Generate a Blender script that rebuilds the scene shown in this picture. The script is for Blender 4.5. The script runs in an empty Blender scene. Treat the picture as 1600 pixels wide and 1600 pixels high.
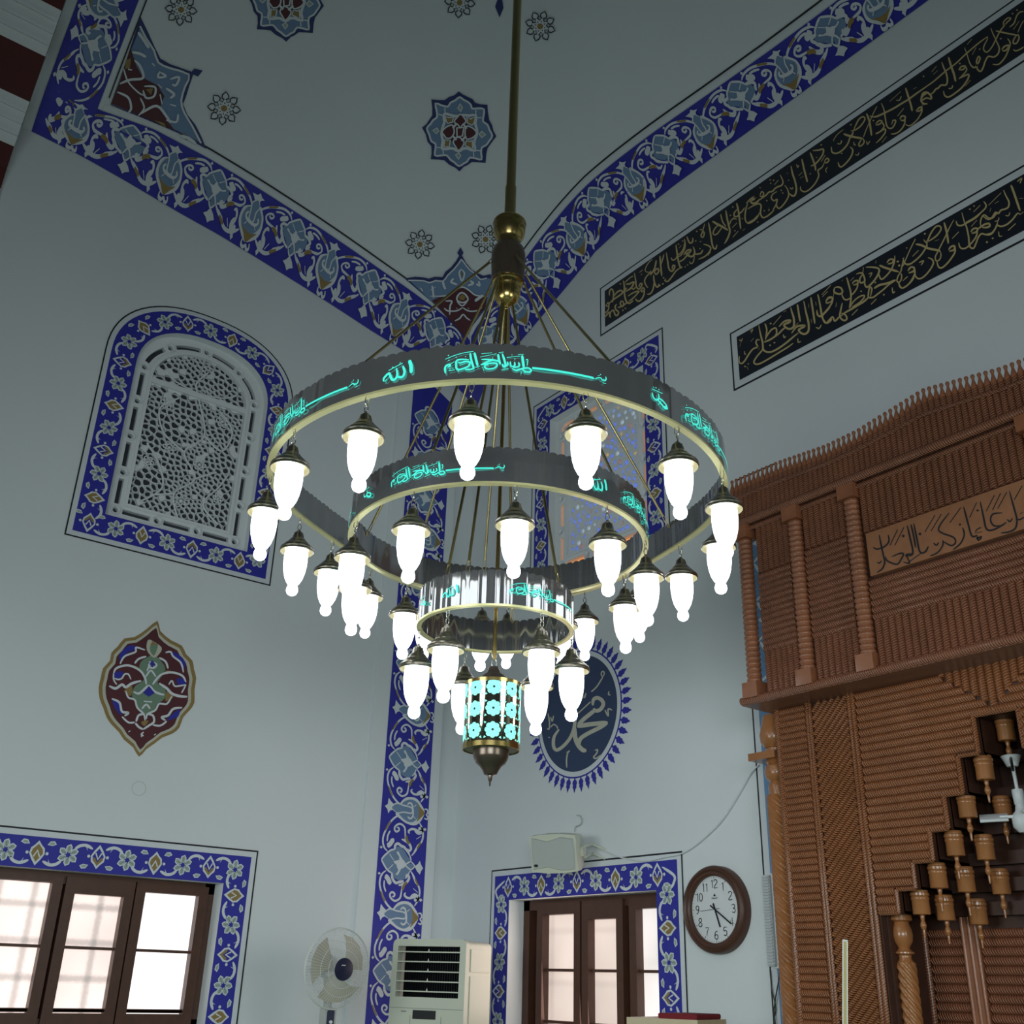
import bpy, math, random
from mathutils import Vector, Matrix
from mathutils.geometry import tessellate_polygon

scene = bpy.context.scene
COL = scene.collection
random.seed(7)
PI = math.pi

# ------------------------------------------------------------ camera
CAMZ = 1.25
FPX = 1632.94
CAM = Vector((0, 0, CAMZ))
CR = Matrix(((0.60745026, 0.31138629, 0.7307823),
             (0.79389374, -0.26941853, -0.54511134),
             (0.0271461, 0.91129152, -0.41086598)))
cam_d = bpy.data.cameras.new('camera')
cam_d.sensor_width = 36.0
cam_d.lens = FPX / 1600 * 36.0
cam_d.clip_start = 0.05
cam = bpy.data.objects.new('camera', cam_d)
COL.objects.link(cam)
cam.matrix_world = Matrix.Translation(CAM) @ CR.to_4x4()
scene.camera = cam

# ------------------------------------------------------------ light and exposure
world = bpy.data.worlds.new('world')
scene.world = world
world.use_nodes = True
bg = world.node_tree.nodes['Background']
bg.inputs[0].default_value = (0.62, 0.80, 0.90, 1)
bg.inputs[1].default_value = 0.03
def area_light(name, loc, target, sx, sy, power, color, spread=180):
    l = bpy.data.lights.new(name, 'AREA')
    l.shape = 'RECTANGLE'; l.size = sx; l.size_y = sy
    l.energy = power; l.color = color; l.spread = math.radians(spread)
    o = bpy.data.objects.new(name, l); COL.objects.link(o)
    o.location = loc
    o.rotation_euler = (Vector(target) - Vector(loc)).to_track_quat('-Z', 'Y').to_euler()
    return o
# daylight from the hall's other low windows, behind and beside the camera
area_light('daylight_back', (2.8, -2.6, 1.9), (-5.5, 3.5, .4), 4.0, 1.7, 92, (0.86, 0.96, 0.97), 105)
area_light('daylight_side', (2.9, 3.2, 1.9), (-5.0, 2.5, .5), 2.2, 1.7, 26, (0.90, 1.0, 0.95), 110)
area_light('daylight_near_wall', (-3.6, -2.6, 1.9), (-4.6, 5.0, 1.0), 2.8, 1.6, 40, (0.90, 0.98, 0.97), 110)
area_light('daylight_window_right', (-5.82, 5.10, 1.36), (-5.9, 3.0, 1.2), 1.3, .8, 7, (1.0, .80, .70))
scene.view_settings.view_transform = 'Standard'
scene.view_settings.look = 'None'
scene.view_settings.gamma = 1.0
scene.view_settings.use_curve_mapping = False
scene.view_settings.exposure = 0.0
scene.cycles.use_denoising = True
scene.cycles.max_bounces = 7
scene.cycles.sample_clamp_indirect = 4.0
scene.cycles.caustics_reflective = False
scene.cycles.caustics_refractive = False

# ------------------------------------------------------------ projection helpers (pixel of the 1600 frame -> place)
XL, YR = -7.36, 5.0          # planes of the left and the right wall
def ray(x, y): return CR @ Vector(((x - 800) / FPX, -(y - 800) / FPX, -1.0))
def RX(x, y, X=XL):
    d = ray(x, y); return CAM + d * (X / d.x)
def RY(x, y, Y=YR):
    d = ray(x, y); return CAM + d * (Y / d.y)
def RZ(x, y, Z):
    d = ray(x, y); return CAM + d * ((Z - CAMZ) / d.z)
def RD(x, y, D):
    d = ray(x, y); return CAM + d * (D / math.hypot(d.x, d.y))
def lerp_tab(t, tab):
    if t <= tab[0][0]: return tab[0][1]
    for (a, va), (b, vb) in zip(tab, tab[1:]):
        if t <= b:
            f = (t - a) / (b - a); return va + (vb - va) * f
    return tab[-1][1]
GL = [(-3, 7.25), (.69, 7.245), (1.07, 7.223), (1.45, 7.17), (1.9, 7.095), (2.25, 7.05), (2.6, 6.986), (3.05, 6.9), (3.4, 6.826), (3.8, 6.735), (4.3, 6.64), (4.6, 6.57), (4.76, 6.52), (4.9, 6.44), (5, 6.3)]
GR = [(-7.36, 6.3), (-7.21, 6.54), (-6.93, 6.64), (-6.66, 6.76), (-6.3, 6.89), (-6.03, 6.99), (-5.59, 7.16), (-5.2, 7.22), (-4.6, 7.24), (-3.6, 7.22), (-2.3, 7.2), (4, 7.2)]
def smooth_tab(tab, k):
    return lambda t: sum(lerp_tab(t + k * o, tab) * w for o, w in ((-1, .2), (-.5, .2), (0, .2), (.5, .2), (1, .2)))
gL = lambda y: lerp_tab(y, GL)
gR = lambda x: lerp_tab(x, GR)
_gls, _grs = smooth_tab(GL, .25), smooth_tab(GR, .25)
def H(x, y):
    dl = max(0.0, x - XL); dr = max(0.0, YR - y)
    wl = min(1.0, dr / .35); wr = min(1.0, dl / .35)
    w = wl * wr
    a = gL(y) * (1 - w) + _gls(min(y, 5)) * w
    b = gR(x) * (1 - w) + _grs(x) * w
    z = a + b - 6.3 + 0.72 * dl * dr / (dl + dr + .25)
    if z > 8.2: z = 8.2 + 1.6 * math.tanh((z - 8.2) / 1.6)
    return z
def RC(x, y):
    d = ray(x, y)
    f = lambda t: CAMZ + d.z * t - H(d.x * t, d.y * t)
    t = 6.0
    while t < 14 and f(t) < 0: t += .4
    a, b = t - .4, t
    for _ in range(16):
        m = (a + b) / 2
        if f(m) < 0: a = m
        else: b = m
    return CAM + d * a
def HN(x, y):
    e = .02
    return Vector(((H(x + e, y) - H(x - e, y)) / (2 * e), (H(x, y + e) - H(x, y - e)) / (2 * e), -1)).normalized()

# ------------------------------------------------------------ materials
def lin(c): return tuple(((v / 255) / 12.92 if v / 255 <= .04045 else ((v / 255 + .055) / 1.055) ** 2.4) for v in c)
def mat(name, color, rough=.5, metal=0.0, noise=0.0, nscale=20.0, bump=0.0, bscale=60.0, emit=None, estr=0.0, coat=0.0, trans=0.0, ior=1.45, alpha=1.0):
    m = bpy.data.materials.new(name); m.use_nodes = True
    nt = m.node_tree; b = nt.nodes['Principled BSDF']
    b.inputs['Base Color'].default_value = (*color, 1)
    b.inputs['Roughness'].default_value = rough
    b.inputs['Metallic'].default_value = metal
    b.inputs['IOR'].default_value = ior
    if coat: b.inputs['Coat Weight'].default_value = coat; b.inputs['Coat Roughness'].default_value = .12
    if trans: b.inputs['Transmission Weight'].default_value = trans
    if emit:
        b.inputs['Emission Color'].default_value = (*emit, 1); b.inputs['Emission Strength'].default_value = estr
    if noise or bump:
        tc = nt.nodes.new('ShaderNodeTexCoord')
    if noise:
        n = nt.nodes.new('ShaderNodeTexNoise'); n.inputs['Scale'].default_value = nscale; n.inputs['Detail'].default_value = 4
        nt.links.new(tc.outputs['Object'], n.inputs['Vector'])
        mr = nt.nodes.new('ShaderNodeMapRange'); mr.inputs[3].default_value = 1 - noise; mr.inputs[4].default_value = 1 + noise
        nt.links.new(n.outputs['Fac'], mr.inputs[0])
        vm = nt.nodes.new('ShaderNodeVectorMath'); vm.operation = 'SCALE'
        vm.inputs[0].default_value = color
        nt.links.new(mr.outputs[0], vm.inputs['Scale'])
        nt.links.new(vm.outputs[0], b.inputs['Base Color'])
    if bump:
        n2 = nt.nodes.new('ShaderNodeTexNoise'); n2.inputs['Scale'].default_value = bscale; n2.inputs['Detail'].default_value = 3
        nt.links.new(tc.outputs['Object'], n2.inputs['Vector'])
        bp = nt.nodes.new('ShaderNodeBump'); bp.inputs['Strength'].default_value = bump; bp.inputs['Distance'].default_value = .01
        nt.links.new(n2.outputs['Fac'], bp.inputs['Height'])
        nt.links.new(bp.outputs[0], b.inputs['Normal'])
    return m
WALL = mat('white_wall_paint', (.74, .78, .80), .75, noise=.03, nscale=1.5, bump=.08, bscale=25)
PLASTER = mat('white_plaster', (.76, .79, .81), .8, noise=.03, nscale=8, bump=.1, bscale=60)
FLOORM = mat('floor_carpet', (.09, .20, .105), .95, noise=.2, nscale=6)
REDP = mat('dark_red_paint', (.085, .012, .012), .7, noise=.08, nscale=5)
P_BLUE = mat('deep_blue_paint', (.030, .032, .36), .55, noise=.10, nscale=7)
P_WHITE = mat('white_ornament_paint', (.70, .74, .78), .6, noise=.04, nscale=9)
P_SLATE = mat('slate_blue_paint', (.17, .27, .43), .6, noise=.08, nscale=9)
P_GOLD = mat('ochre_paint', (.30, .205, .07), .6, noise=.12, nscale=12)
P_RED = mat('oxblood_paint', (.095, .022, .030), .6, noise=.10, nscale=9)
P_BLACK = mat('black_line_paint', (.016, .016, .02), .6, noise=.05, nscale=9)
P_GREEN = mat('sage_green_paint', (.17, .27, .19), .6, noise=.08, nscale=9)
P_PALE = mat('pale_green_leaf_paint', (.36, .45, .41), .6, noise=.08, nscale=14)
P_INK = mat('ink_blue_black_paint', (.012, .016, .026), .45, noise=.1, nscale=6)
P_NAVY = mat('navy_paint', (.03, .045, .17), .55, noise=.08, nscale=8)
P_LEAF = mat('gilded_letter_paint', (.60, .47, .22), .5, noise=.15, nscale=15)
P_CREAM = mat('cream_letter_paint', (.56, .55, .45), .5, noise=.08, nscale=15)
P_MID = mat('roundel_blue_paint', (.035, .06, .135), .5, noise=.08, nscale=6)
PAINTS = [P_BLUE, P_WHITE, P_SLATE, P_GOLD, P_RED, P_BLACK, P_GREEN, P_PALE, P_INK, P_NAVY, P_LEAF, P_CREAM, P_MID]
BLUE, WHITE, SLATE, GOLD, RED, BLACK, GREEN, PALE, INK, NAVY, LEAF, CREAM, MID = range(13)
BRASS = mat('polished_brass', (.62, .46, .17), .22, 1.0, noise=.08, nscale=30)
BRASS_DULL = mat('satin_brass_rod', (.50, .42, .20), .34, 1.0, noise=.08, nscale=30)
BRONZE = mat('dark_bronze', (.15, .115, .09), .28, .72, noise=.12, nscale=40)
GOLDRIM = mat('pale_gold_rim', (.92, .86, .44), .38, .55, noise=.05, nscale=30)
CHROME = mat('chain_metal', (.62, .60, .52), .22, 1.0, noise=.06, nscale=60)
SMOKE = mat('smoked_mirror_metal', (.33, .33, .34), .07, .75, noise=.12, nscale=9)
CAPM = mat('antique_silver_bronze', (.42, .38, .32), .30, 1.0, noise=.15, nscale=40)
REFL = mat('cream_lamp_reflector', (.30, .26, .14), .5, .0, noise=.03)
LAMPGLASS = mat('lit_opal_glass', (.9, .9, .88), .3, emit=(.88, .95, 1.0), estr=3.4, noise=.01, nscale=5)
TEAL = mat('lit_teal_cutout', (.02, .45, .36), .5, emit=(.075, .80, .65), estr=.9, noise=.02, nscale=5)
WOOD = mat('brown_varnished_wood', (.31, .115, .055), .38, noise=.3, nscale=14, coat=.35)
WOODD = mat('dark_stained_wood', (.055, .022, .014), .45, noise=.3, nscale=14)
WOODL = mat('honey_varnished_wood', (.36, .145, .05), .3, noise=.25, nscale=10, coat=.5)
WOODF = mat('window_frame_brown', (.085, .035, .022), .42, noise=.25, nscale=18)
BOARDW = mat('carved_board_wood', (.36, .155, .075), .5, noise=.25, nscale=12)
PLW = mat('cream_white_plastic', (.60, .62, .52), .4, noise=.02, nscale=8)
PLG = mat('grey_plastic', (.45, .48, .46), .45, noise=.03, nscale=9)
DARKP = mat('dark_plastic', (.012, .013, .016), .4, noise=.05, nscale=12)
WHITEP = mat('white_plastic', (.72, .75, .76), .35, noise=.02, nscale=8)

# ------------------------------------------------------------ mesh builder
class MB:
    def __init__(s): s.v = []; s.f = []; s.m = []; s.uv = {}
    def add(s, vs, fs, mi=0, uvs=None):
        o = len(s.v); s.v += [tuple(p) for p in vs]
        for k, f in enumerate(fs):
            if uvs: s.uv[len(s.f)] = [uvs[i] for i in f]
            s.f.append([o + i for i in f]); s.m.append(mi)
    def box(s, a, b, mi=0):
        (x0, y0, z0), (x1, y1, z1) = a, b
        s.add([(x0, y0, z0), (x1, y0, z0), (x1, y1, z0), (x0, y1, z0), (x0, y0, z1), (x1, y0, z1), (x1, y1, z1), (x0, y1, z1)],
              [(0, 3, 2, 1), (4, 5, 6, 7), (0, 1, 5, 4), (1, 2, 6, 5), (2, 3, 7, 6), (3, 0, 4, 7)], mi)
    def obox(s, c, ax, ay, az, hx, hy, hz, mi=0):
        c = Vector(c); ax, ay, az = Vector(ax) * hx, Vector(ay) * hy, Vector(az) * hz
        vs = [c + ax * i + ay * j + az * k for k in (-1, 1) for i, j in ((-1, -1), (1, -1), (1, 1), (-1, 1))]
        s.add(vs, [(0, 3, 2, 1), (4, 5, 6, 7), (0, 1, 5, 4), (1, 2, 6, 5), (2, 3, 7, 6), (3, 0, 4, 7)], mi)
    def bevel_box(s, c, ax, ay, az, hx, hy, hz, r, mi=0, n=3):   # rounded in the ax/az plane, straight along ay
        c = Vector(c); ax, ay, az = Vector(ax), Vector(ay), Vector(az)
        pr = []
        for q, (sx, sz) in enumerate(((1, 1), (-1, 1), (-1, -1), (1, -1))):
            for k in range(n + 1):
                a = (q + k / n) * PI / 2
                pr.append((sx * (hx - r) + r * math.cos(a), sz * (hz - r) + r * math.sin(a)))
        m = len(pr)
        vs = [c + ax * u + az * w + ay * t for t in (-hy, hy) for u, w in pr]
        fs = [(i, (i + 1) % m, m + (i + 1) % m, m + i) for i in range(m)] + [tuple(range(m - 1, -1, -1)), tuple(range(m, 2 * m))]
        s.add(vs, fs, mi)
    def tube(s, ps, r, n=8, mi=0, closed=False):
        ps = [Vector(p) for p in ps]; k = len(ps)
        rs = r if isinstance(r, (list, tuple)) else [r] * k
        vs = []; prev = None
        for i, p in enumerate(ps):
            t = (ps[(i + 1) % k] - ps[i - 1]) if closed else (ps[min(i + 1, k - 1)] - ps[max(i - 1, 0)])
            t.normalize()
            if prev is None:
                u = t.cross(Vector((0, 0, 1)))
                if u.length < .05: u = t.cross(Vector((1, 0, 0)))
            else: u = prev - t * prev.dot(t)
            u.normalize(); w = t.cross(u); prev = u
            vs += [p + (u * math.cos(2 * PI * j / n) + w * math.sin(2 * PI * j / n)) * rs[i] for j in range(n)]
        fs = []
        for i in range(k if closed else k - 1):
            a, b = i * n, ((i + 1) % k) * n
            fs += [(a + j, a + (j + 1) % n, b + (j + 1) % n, b + j) for j in range(n)]
        if not closed: fs += [tuple(range(n - 1, -1, -1)), tuple(range((k - 1) * n, k * n))]
        s.add(vs, fs, mi)
    def lathe(s, prof, c=(0, 0, 0), n=24, mi=0, M=None, twist=None, cap=True):
        c = Vector(c); vs = []
        for r, z in prof:
            for j in range(n):
                a = 2 * PI * j / n
                rr = r + (twist[0] * math.cos(twist[1] * a - twist[2] * z) if twist and twist[3] <= z <= twist[4] else 0)
                p = Vector((rr * math.cos(a), rr * math.sin(a), z))
                vs.append((M @ p if M else p) + c)
        k = len(prof)
        fs = [(i * n + j, i * n + (j + 1) % n, (i + 1) * n + (j + 1) % n, (i + 1) * n + j) for i in range(k - 1) for j in range(n)]
        if cap: fs += [tuple(range(n - 1, -1, -1)), tuple(range((k - 1) * n, k * n))]
        s.add(vs, fs, mi)
    def build(s, name, mats, parent=None, smooth=False, loc=None):
        me = bpy.data.meshes.new(name)
        me.from_pydata(s.v, [], s.f)
        for m in (mats if isinstance(mats, (list, tuple)) else [mats]): me.materials.append(m)
        me.polygons.foreach_set('material_index', s.m)
        if s.uv:
            ul = me.uv_layers.new(name='UVMap')
            for p in me.polygons:
                if p.index in s.uv:
                    for li, uv in zip(p.loop_indices, s.uv[p.index]): ul.data[li].uv = uv
        if smooth:
            me.polygons.foreach_set('use_smooth', [True] * len(s.f))
            me.set_sharp_from_angle(angle=math.radians(smooth if smooth is not True else 40))
        me.update()
        o = bpy.data.objects.new(name, me); COL.objects.link(o)
        if loc: o.location = loc
        if parent: o.parent = parent
        return o
def tag(o, label=None, cat=None, group=None, kind=None):
    if label: o['label'] = label
    if cat: o['category'] = cat
    if group: o['group'] = group
    if kind: o['kind'] = kind
    return o
def empty(name, loc=(0, 0, 0), label=None, cat=None, group=None):
    o = bpy.data.objects.new(name, None); COL.objects.link(o); o.location = loc; o.empty_display_size = .1
    return tag(o, label, cat, group)
def local(parent_loc): return -Vector(parent_loc)

# ------------------------------------------------------------ painting: strokes and fills laid on a surface
def catmull(ps, n=5, closed=False):
    if len(ps) < 3: return ps
    out = []; k = len(ps)
    rng = range(k) if closed else range(k - 1)
    for i in rng:
        p0 = ps[(i - 1) % k] if closed else ps[max(i - 1, 0)]
        p1 = ps[i]; p2 = ps[(i + 1) % k]; p3 = ps[(i + 2) % k] if closed else ps[min(i + 2, k - 1)]
        for j in range(n):
            t = j / n
            out.append(tuple(.5 * (2 * b + (c - a) * t + (2 * a - 5 * b + 4 * c - d) * t * t + (3 * b - a - 3 * c + d) * t ** 3) for a, b, c, d in zip(p0, p1, p2, p3)))
    if not closed: out.append(ps[-1])
    return out
def pts(s):
    a = [float(v) for v in s.replace(',', ' ').split()]
    return list(zip(a[::2], a[1::2]))
class Paint:
    """flat paint on a surface; surf(u, v) -> (point, normal); the drawing plane (u, v) is whatever the surf function takes"""
    def __init__(s, surf, h0=.002, dh=.0011): s.surf = surf; s.mb = MB(); s.h0 = h0; s.dh = dh; s.k = 0; s.eps = 0; s.sub = 0
    def put(s, uv, layer):
        p, n = s.surf(*uv); return p + n * (s.h0 + s.dh * layer + s.eps)
    def fill(s, ps, mi, layer=0, smooth=0, sub=0):
        if isinstance(ps, str): ps = pts(ps)
        if smooth: ps = catmull(ps, smooth, True)
        s.k += 1; s.eps = (s.k % 11) * s.dh * .075; sub = max(sub, s.sub)
        if not sub:
            s.mb.add([s.put(p, layer) for p in ps], [tuple(range(len(ps)))], mi); return
        tr = [tuple(ps[i] for i in t) for t in tessellate_polygon([[Vector((x, y, 0)) for x, y in ps]])]
        for _ in range(sub):
            nt = []
            for a, b, c in tr:
                m = lambda p, q: ((p[0] + q[0]) / 2, (p[1] + q[1]) / 2)
                ab, bc, ca = m(a, b), m(b, c), m(c, a)
                nt += [(a, ab, ca), (ab, b, bc), (ca, bc, c), (ab, bc, ca)]
            tr = nt
        for t in tr: s.mb.add([s.put(p, layer) for p in t], [(0, 1, 2)], mi)
    def stroke(s, ps, w, mi, layer=1, taper=.4, smooth=5, closed=False, wmap=None):
        if isinstance(ps, str): ps = pts(ps)
        s.k += 1; s.eps = (s.k % 11) * s.dh * .075
        if len(ps) == 1:
            (x, y), r = ps[0], w * .6
            s.fill([(x - r, y), (x, y + r * .9), (x + r, y), (x, y - r * .9)], mi, layer); return
        q = catmull(ps, smooth, closed) if smooth else ps
        k = len(q); L = []; Rr = []
        for i, (x, y) in enumerate(q):
            a = q[(i + 1) % k] if closed else q[min(i + 1, k - 1)]
            b = q[i - 1] if closed else q[max(i - 1, 0)]
            dx, dy = a[0] - b[0], a[1] - b[1]; d = math.hypot(dx, dy) or 1
            t = i / (k - 1)
            ww = w if closed else w * (taper + (1 - taper) * min(1, 1.6 * math.sin(PI * t) ** .7))
            if wmap: ww = w * wmap(t)
            L.append((x - dy / d * ww / 2, y + dx / d * ww / 2)); Rr.append((x + dy / d * ww / 2, y - dx / d * ww / 2))
        vs = [s.put(p, layer) for p in L] + [s.put(p, layer) for p in Rr]
        fs = [(i, (i + 1) % k, k + (i + 1) % k, k + i) for i in range(k if closed else k - 1)]
        s.mb.add(vs, fs, mi)
    def ring(s, c, r0, r1, mi, layer=0, n=48, a0=0, a1=2 * PI):
        cl = abs(a1 - a0) > 6.28
        m = n if cl else n + 1
        A = [a0 + (a1 - a0) * i / n for i in range(m)]
        vs = [s.put((c[0] + r * math.cos(a), c[1] + r * math.sin(a)), layer) for r in (r0, r1) for a in A]
        s.mb.add(vs, [(i, (i + 1) % m, m + (i + 1) % m, m + i) for i in range(m if cl else m - 1)], mi)
    def script(s, data, ox, oy, sc, mi, layer=2, wk=1.0, view=None):
        """data: 'x y x y ...|width;...' a trailing t means a thin even line, c a closed loop"""
        for item in data.split(';'):
            item = item.strip()
            if not item: continue
            ps, w = item.split('|')
            w = w.strip(); thin = w.endswith('t'); cl = w.endswith('c')
            w = float(w.rstrip('tc')) * sc * wk
            P = [(ox + x * sc, oy + y * sc) for x, y in pts(ps)]
            if view: P = [view(p) for p in P]
            s.stroke(P, w, mi, layer, taper=(.85 if thin else .4), closed=cl)
    def build(s, name, parent=None, mats=None): return s.mb.build(name, mats or PAINTS, parent)
NL, NR = Vector((1, 0, 0)), Vector((0, -1, 0))
def on_left(y, z): return Vector((XL, y, z)), NL
def on_right(x, z): return Vector((x, YR, z)), NR
def px_left(x, y): return RX(x, y), NL
def px_right(x, y): return RY(x, y), NR
def px_ceil(x, y):
    p = RC(x, y); return p, HN(p.x, p.y)
# ------------------------------------------------------------ the room
WIN_L = (1.50, 3.075, .90, 1.831)        # left wall lower window: y0, y1, z0, z1
WIN_R = (-6.594, -5.046, .90, 1.814)     # right wall lower window: x0, x1, z0, z1
ARCH = (1.798, 2.906, 4.28, 5.56, 6.004) # left wall arched opening: y0, y1, z0, spring, top
STAIN = (-6.19, -5.03, 4.27, 5.72)       # right wall upper opening
def rect(a): u0, u1, v0, v1 = a; return [(u0, v0), (u1, v0), (u1, v1), (u0, v1)]
def arch_outline(u0, u1, v0, vs, vt, n=24, e=2.3):
    c, r = (u0 + u1) / 2, (u1 - u0) / 2
    top = []
    for i in range(n + 1):
        a = PI * i / n; ca, sa = math.cos(a), math.sin(a)
        top.append((c + r * math.copysign(abs(ca) ** (2 / e), ca), vs + (vt - vs) * abs(sa) ** (2 / e)))
    return [(u0, v0), (u1, v0)] + top
def wall(name, outer, holes, P, depth):
    mb = MB()
    loops = [[Vector((u, v, 0)) for u, v in l] for l in [outer] + holes]
    flat = [p for l in loops for p in l]
    tr = tessellate_polygon(loops)
    mb.add([P(p.x, p.y, 0) for p in flat], [tuple(t) for t in tr], 0)
    for h in holes:
        k = len(h)
        vs = [P(u, v, 0) for u, v in h] + [P(u, v, depth) for u, v in h]
        mb.add(vs, [(i, (i + 1) % k, k + (i + 1) % k, k + i) for i in range(k)], 0)
    o = mb.build(name, [WALL])
    return tag(o, kind='structure')
PLf = lambda y, z, d: Vector((XL - d, y, z))
PRf = lambda x, z, d: Vector((x, YR + d, z))
ys = [-3 + .2 * i for i in range(36)] + [a for a, _ in GL if a > 4.2]
outL = [(-3, 0), (5, 0)] + [(y, gL(y)) for y in sorted(set(ys), reverse=True)]
wall('wall_left', outL, [rect(WIN_L), arch_outline(*ARCH)], PLf, .30)
xs = sorted(set([x for x, _ in GR if x < 3] + [-2 + .5 * i for i in range(11)]), reverse=True)
outR = [(XL, 0), (3, 0)] + [(x, gR(x)) for x in xs]
wall('wall_right', outR, [rect(WIN_R), rect(STAIN)], PRf, .30)
# a very shallow flat pier on the left wall carries the upright band; a hairline joint beyond it
mb = MB()
mb.box((XL - .01, 4.13, 0), (XL + .035, 4.80, 6.45))
p = mb.build('trim_pier', [WALL]); tag(p, kind='structure')
PIER = .035
fl = MB(); fl.box((XL - .4, -3, -.06), (3.2, YR + .4, 0)); tag(fl.build('floor', [FLOORM]), kind='structure')
# vault
nx, ny = 90, 48
xsC = [XL + 10.36 * (i / nx) ** 1.35 for i in range(nx + 1)]
ysC = [.60 + 4.40 * (1 - (1 - j / ny) ** 1.35) for j in range(ny + 1)]
mb = MB()
mb.add([(x, y, H(x, y)) for y in ysC for x in xsC], [(j * (nx + 1) + i, j * (nx + 1) + i + 1, (j + 1) * (nx + 1) + i + 1, (j + 1) * (nx + 1) + i) for j in range(ny) for i in range(nx)])
tag(mb.build('ceiling', [WALL], smooth=180), kind='structure')
# striped transverse arch on the near side of the vault: courses of white plaster and dark red
prof = []
x = XL + .03; z = 0.0
zs = [0, 1.2, 2.4, 3.6, 4.8, 5.6, 6.2]
prof = [(XL + .03, zz) for zz in zs]
for i in range(1, 60):
    xx = XL + .03 + 10.3 * (i / 59) ** 1.5
    prof.append((xx, max(6.2, H(xx, .62) - .70 * math.exp(-max(0, xx - XL) / .9) - .02 - .28 * (1 - math.exp(-(xx - XL) / 1.5)))))
acc = [0]
for a, b in zip(prof, prof[1:]): acc.append(acc[-1] + math.hypot(b[0] - a[0], b[1] - a[1]))
def arch_at(sv):
    for k in range(len(acc) - 1):
        if sv <= acc[k + 1]:
            f = (sv - acc[k]) / (acc[k + 1] - acc[k]); return prof[k][0] + (prof[k + 1][0] - prof[k][0]) * f, prof[k][1] + (prof[k + 1][1] - prof[k][1]) * f
    return prof[-1]
ARCH_Y = .575
mb = MB(); red = False
bounds = [0.0]; sv = 0
S0 = 7.293   # a joint seen at the left edge of the photo
step = .354
k0 = int(S0 / step)
sv = S0 - k0 * step
bounds = [0.0] + [sv + i * step for i in range(60) if sv + i * step < acc[-1]] + [acc[-1]]
for i, (s0, s1) in enumerate(zip(bounds, bounds[1:])):
    isred = (i - k0 - 1) % 2 == 0
    n = max(2, int((s1 - s0) / .12)); A = [arch_at(s0 + (s1 - s0) * t / n) for t in range(n + 1)]
    vs = [(a[0], y, a[1]) for y in (ARCH_Y, -1.3) for a in A] + [(a[0] - .0, ARCH_Y, a[1] + .9) for a in A]
    m = n + 1
    mb.add(vs, [(t, t + 1, m + t + 1, m + t) for t in range(n)] + [(t + 1, t, 2 * m + t, 2 * m + t + 1) for t in range(n)], 1 if isred else 0)
    if not isred:   # ribs cut across the white courses
        for f in (.26, .52, .78):
            a = arch_at(s0 + (s1 - s0) * f); b = arch_at(s0 + (s1 - s0) * f + .02)
            t = Vector((b[0] - a[0], 0, b[1] - a[1])).normalized(); nn = Vector((t.z, 0, -t.x))
            mb.obox(Vector((a[0], (ARCH_Y - 1.3) / 2, a[1])), t, (0, 1, 0), nn, .011, (ARCH_Y + 1.3) / 2 - .002, .020, 0)
tag(mb.build('trim_arch', [WALL, REDP]), kind='structure')

def window(idx, P, u0, u1, v0, v1, sashes, transoms, depth, off):
    """brown framed window in a recess; P(u, v, d)"""
    f = MB()
    def bar(a0, a1, b0, b1, d0, d1):
        vs = [P(u, v, d) for d in (d1, d0) for u, v in ((a0, b0), (a1, b0), (a1, b1), (a0, b1))]
        f.add(vs, [(0, 3, 2, 1), (4, 5, 6, 7), (0, 1, 5, 4), (1, 2, 6, 5), (2, 3, 7, 6), (3, 0, 4, 7)])
    D = depth
    fw = .07
    bar(u0, u1, v1 - fw, v1, D - .02, D + .06); bar(u0, u1, v0, v0 + fw, D - .02, D + .06)
    bar(u0, u0 + fw, v0, v1, D - .02, D + .06); bar(u1 - fw, u1, v0, v1, D - .02, D + .06)
    root = f.build('window_%d' % idx, [WOODF]); tag(root, kind='structure')
    gl = []
    for (a, b, zt) in sashes:
        s = MB(); f = s
        for q in ((a - .065, a), (b, b + .065)): bar(q[0], q[1], v0 + .02, v1 - .025, D - .045, D + .05)
        bar(a, b, zt, v1 - .025, D - .045, D + .05); bar(a, b, v0 + .02, v0 + .10, D - .045, D + .05)
        for t in transoms: bar(a, b, t - .009, t + .009, D - .02, D + .03)
        s.build('sash', [WOODF], root)
        g = MB(); g.add([P(a, v0 + .09, D + .02), P(b, v0 + .09, D + .02), P(b, zt + .005, D + .02), P(a, zt + .005, D + .02)], [(0, 1, 2, 3)])
        gl.append(g)
    return root, gl
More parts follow.
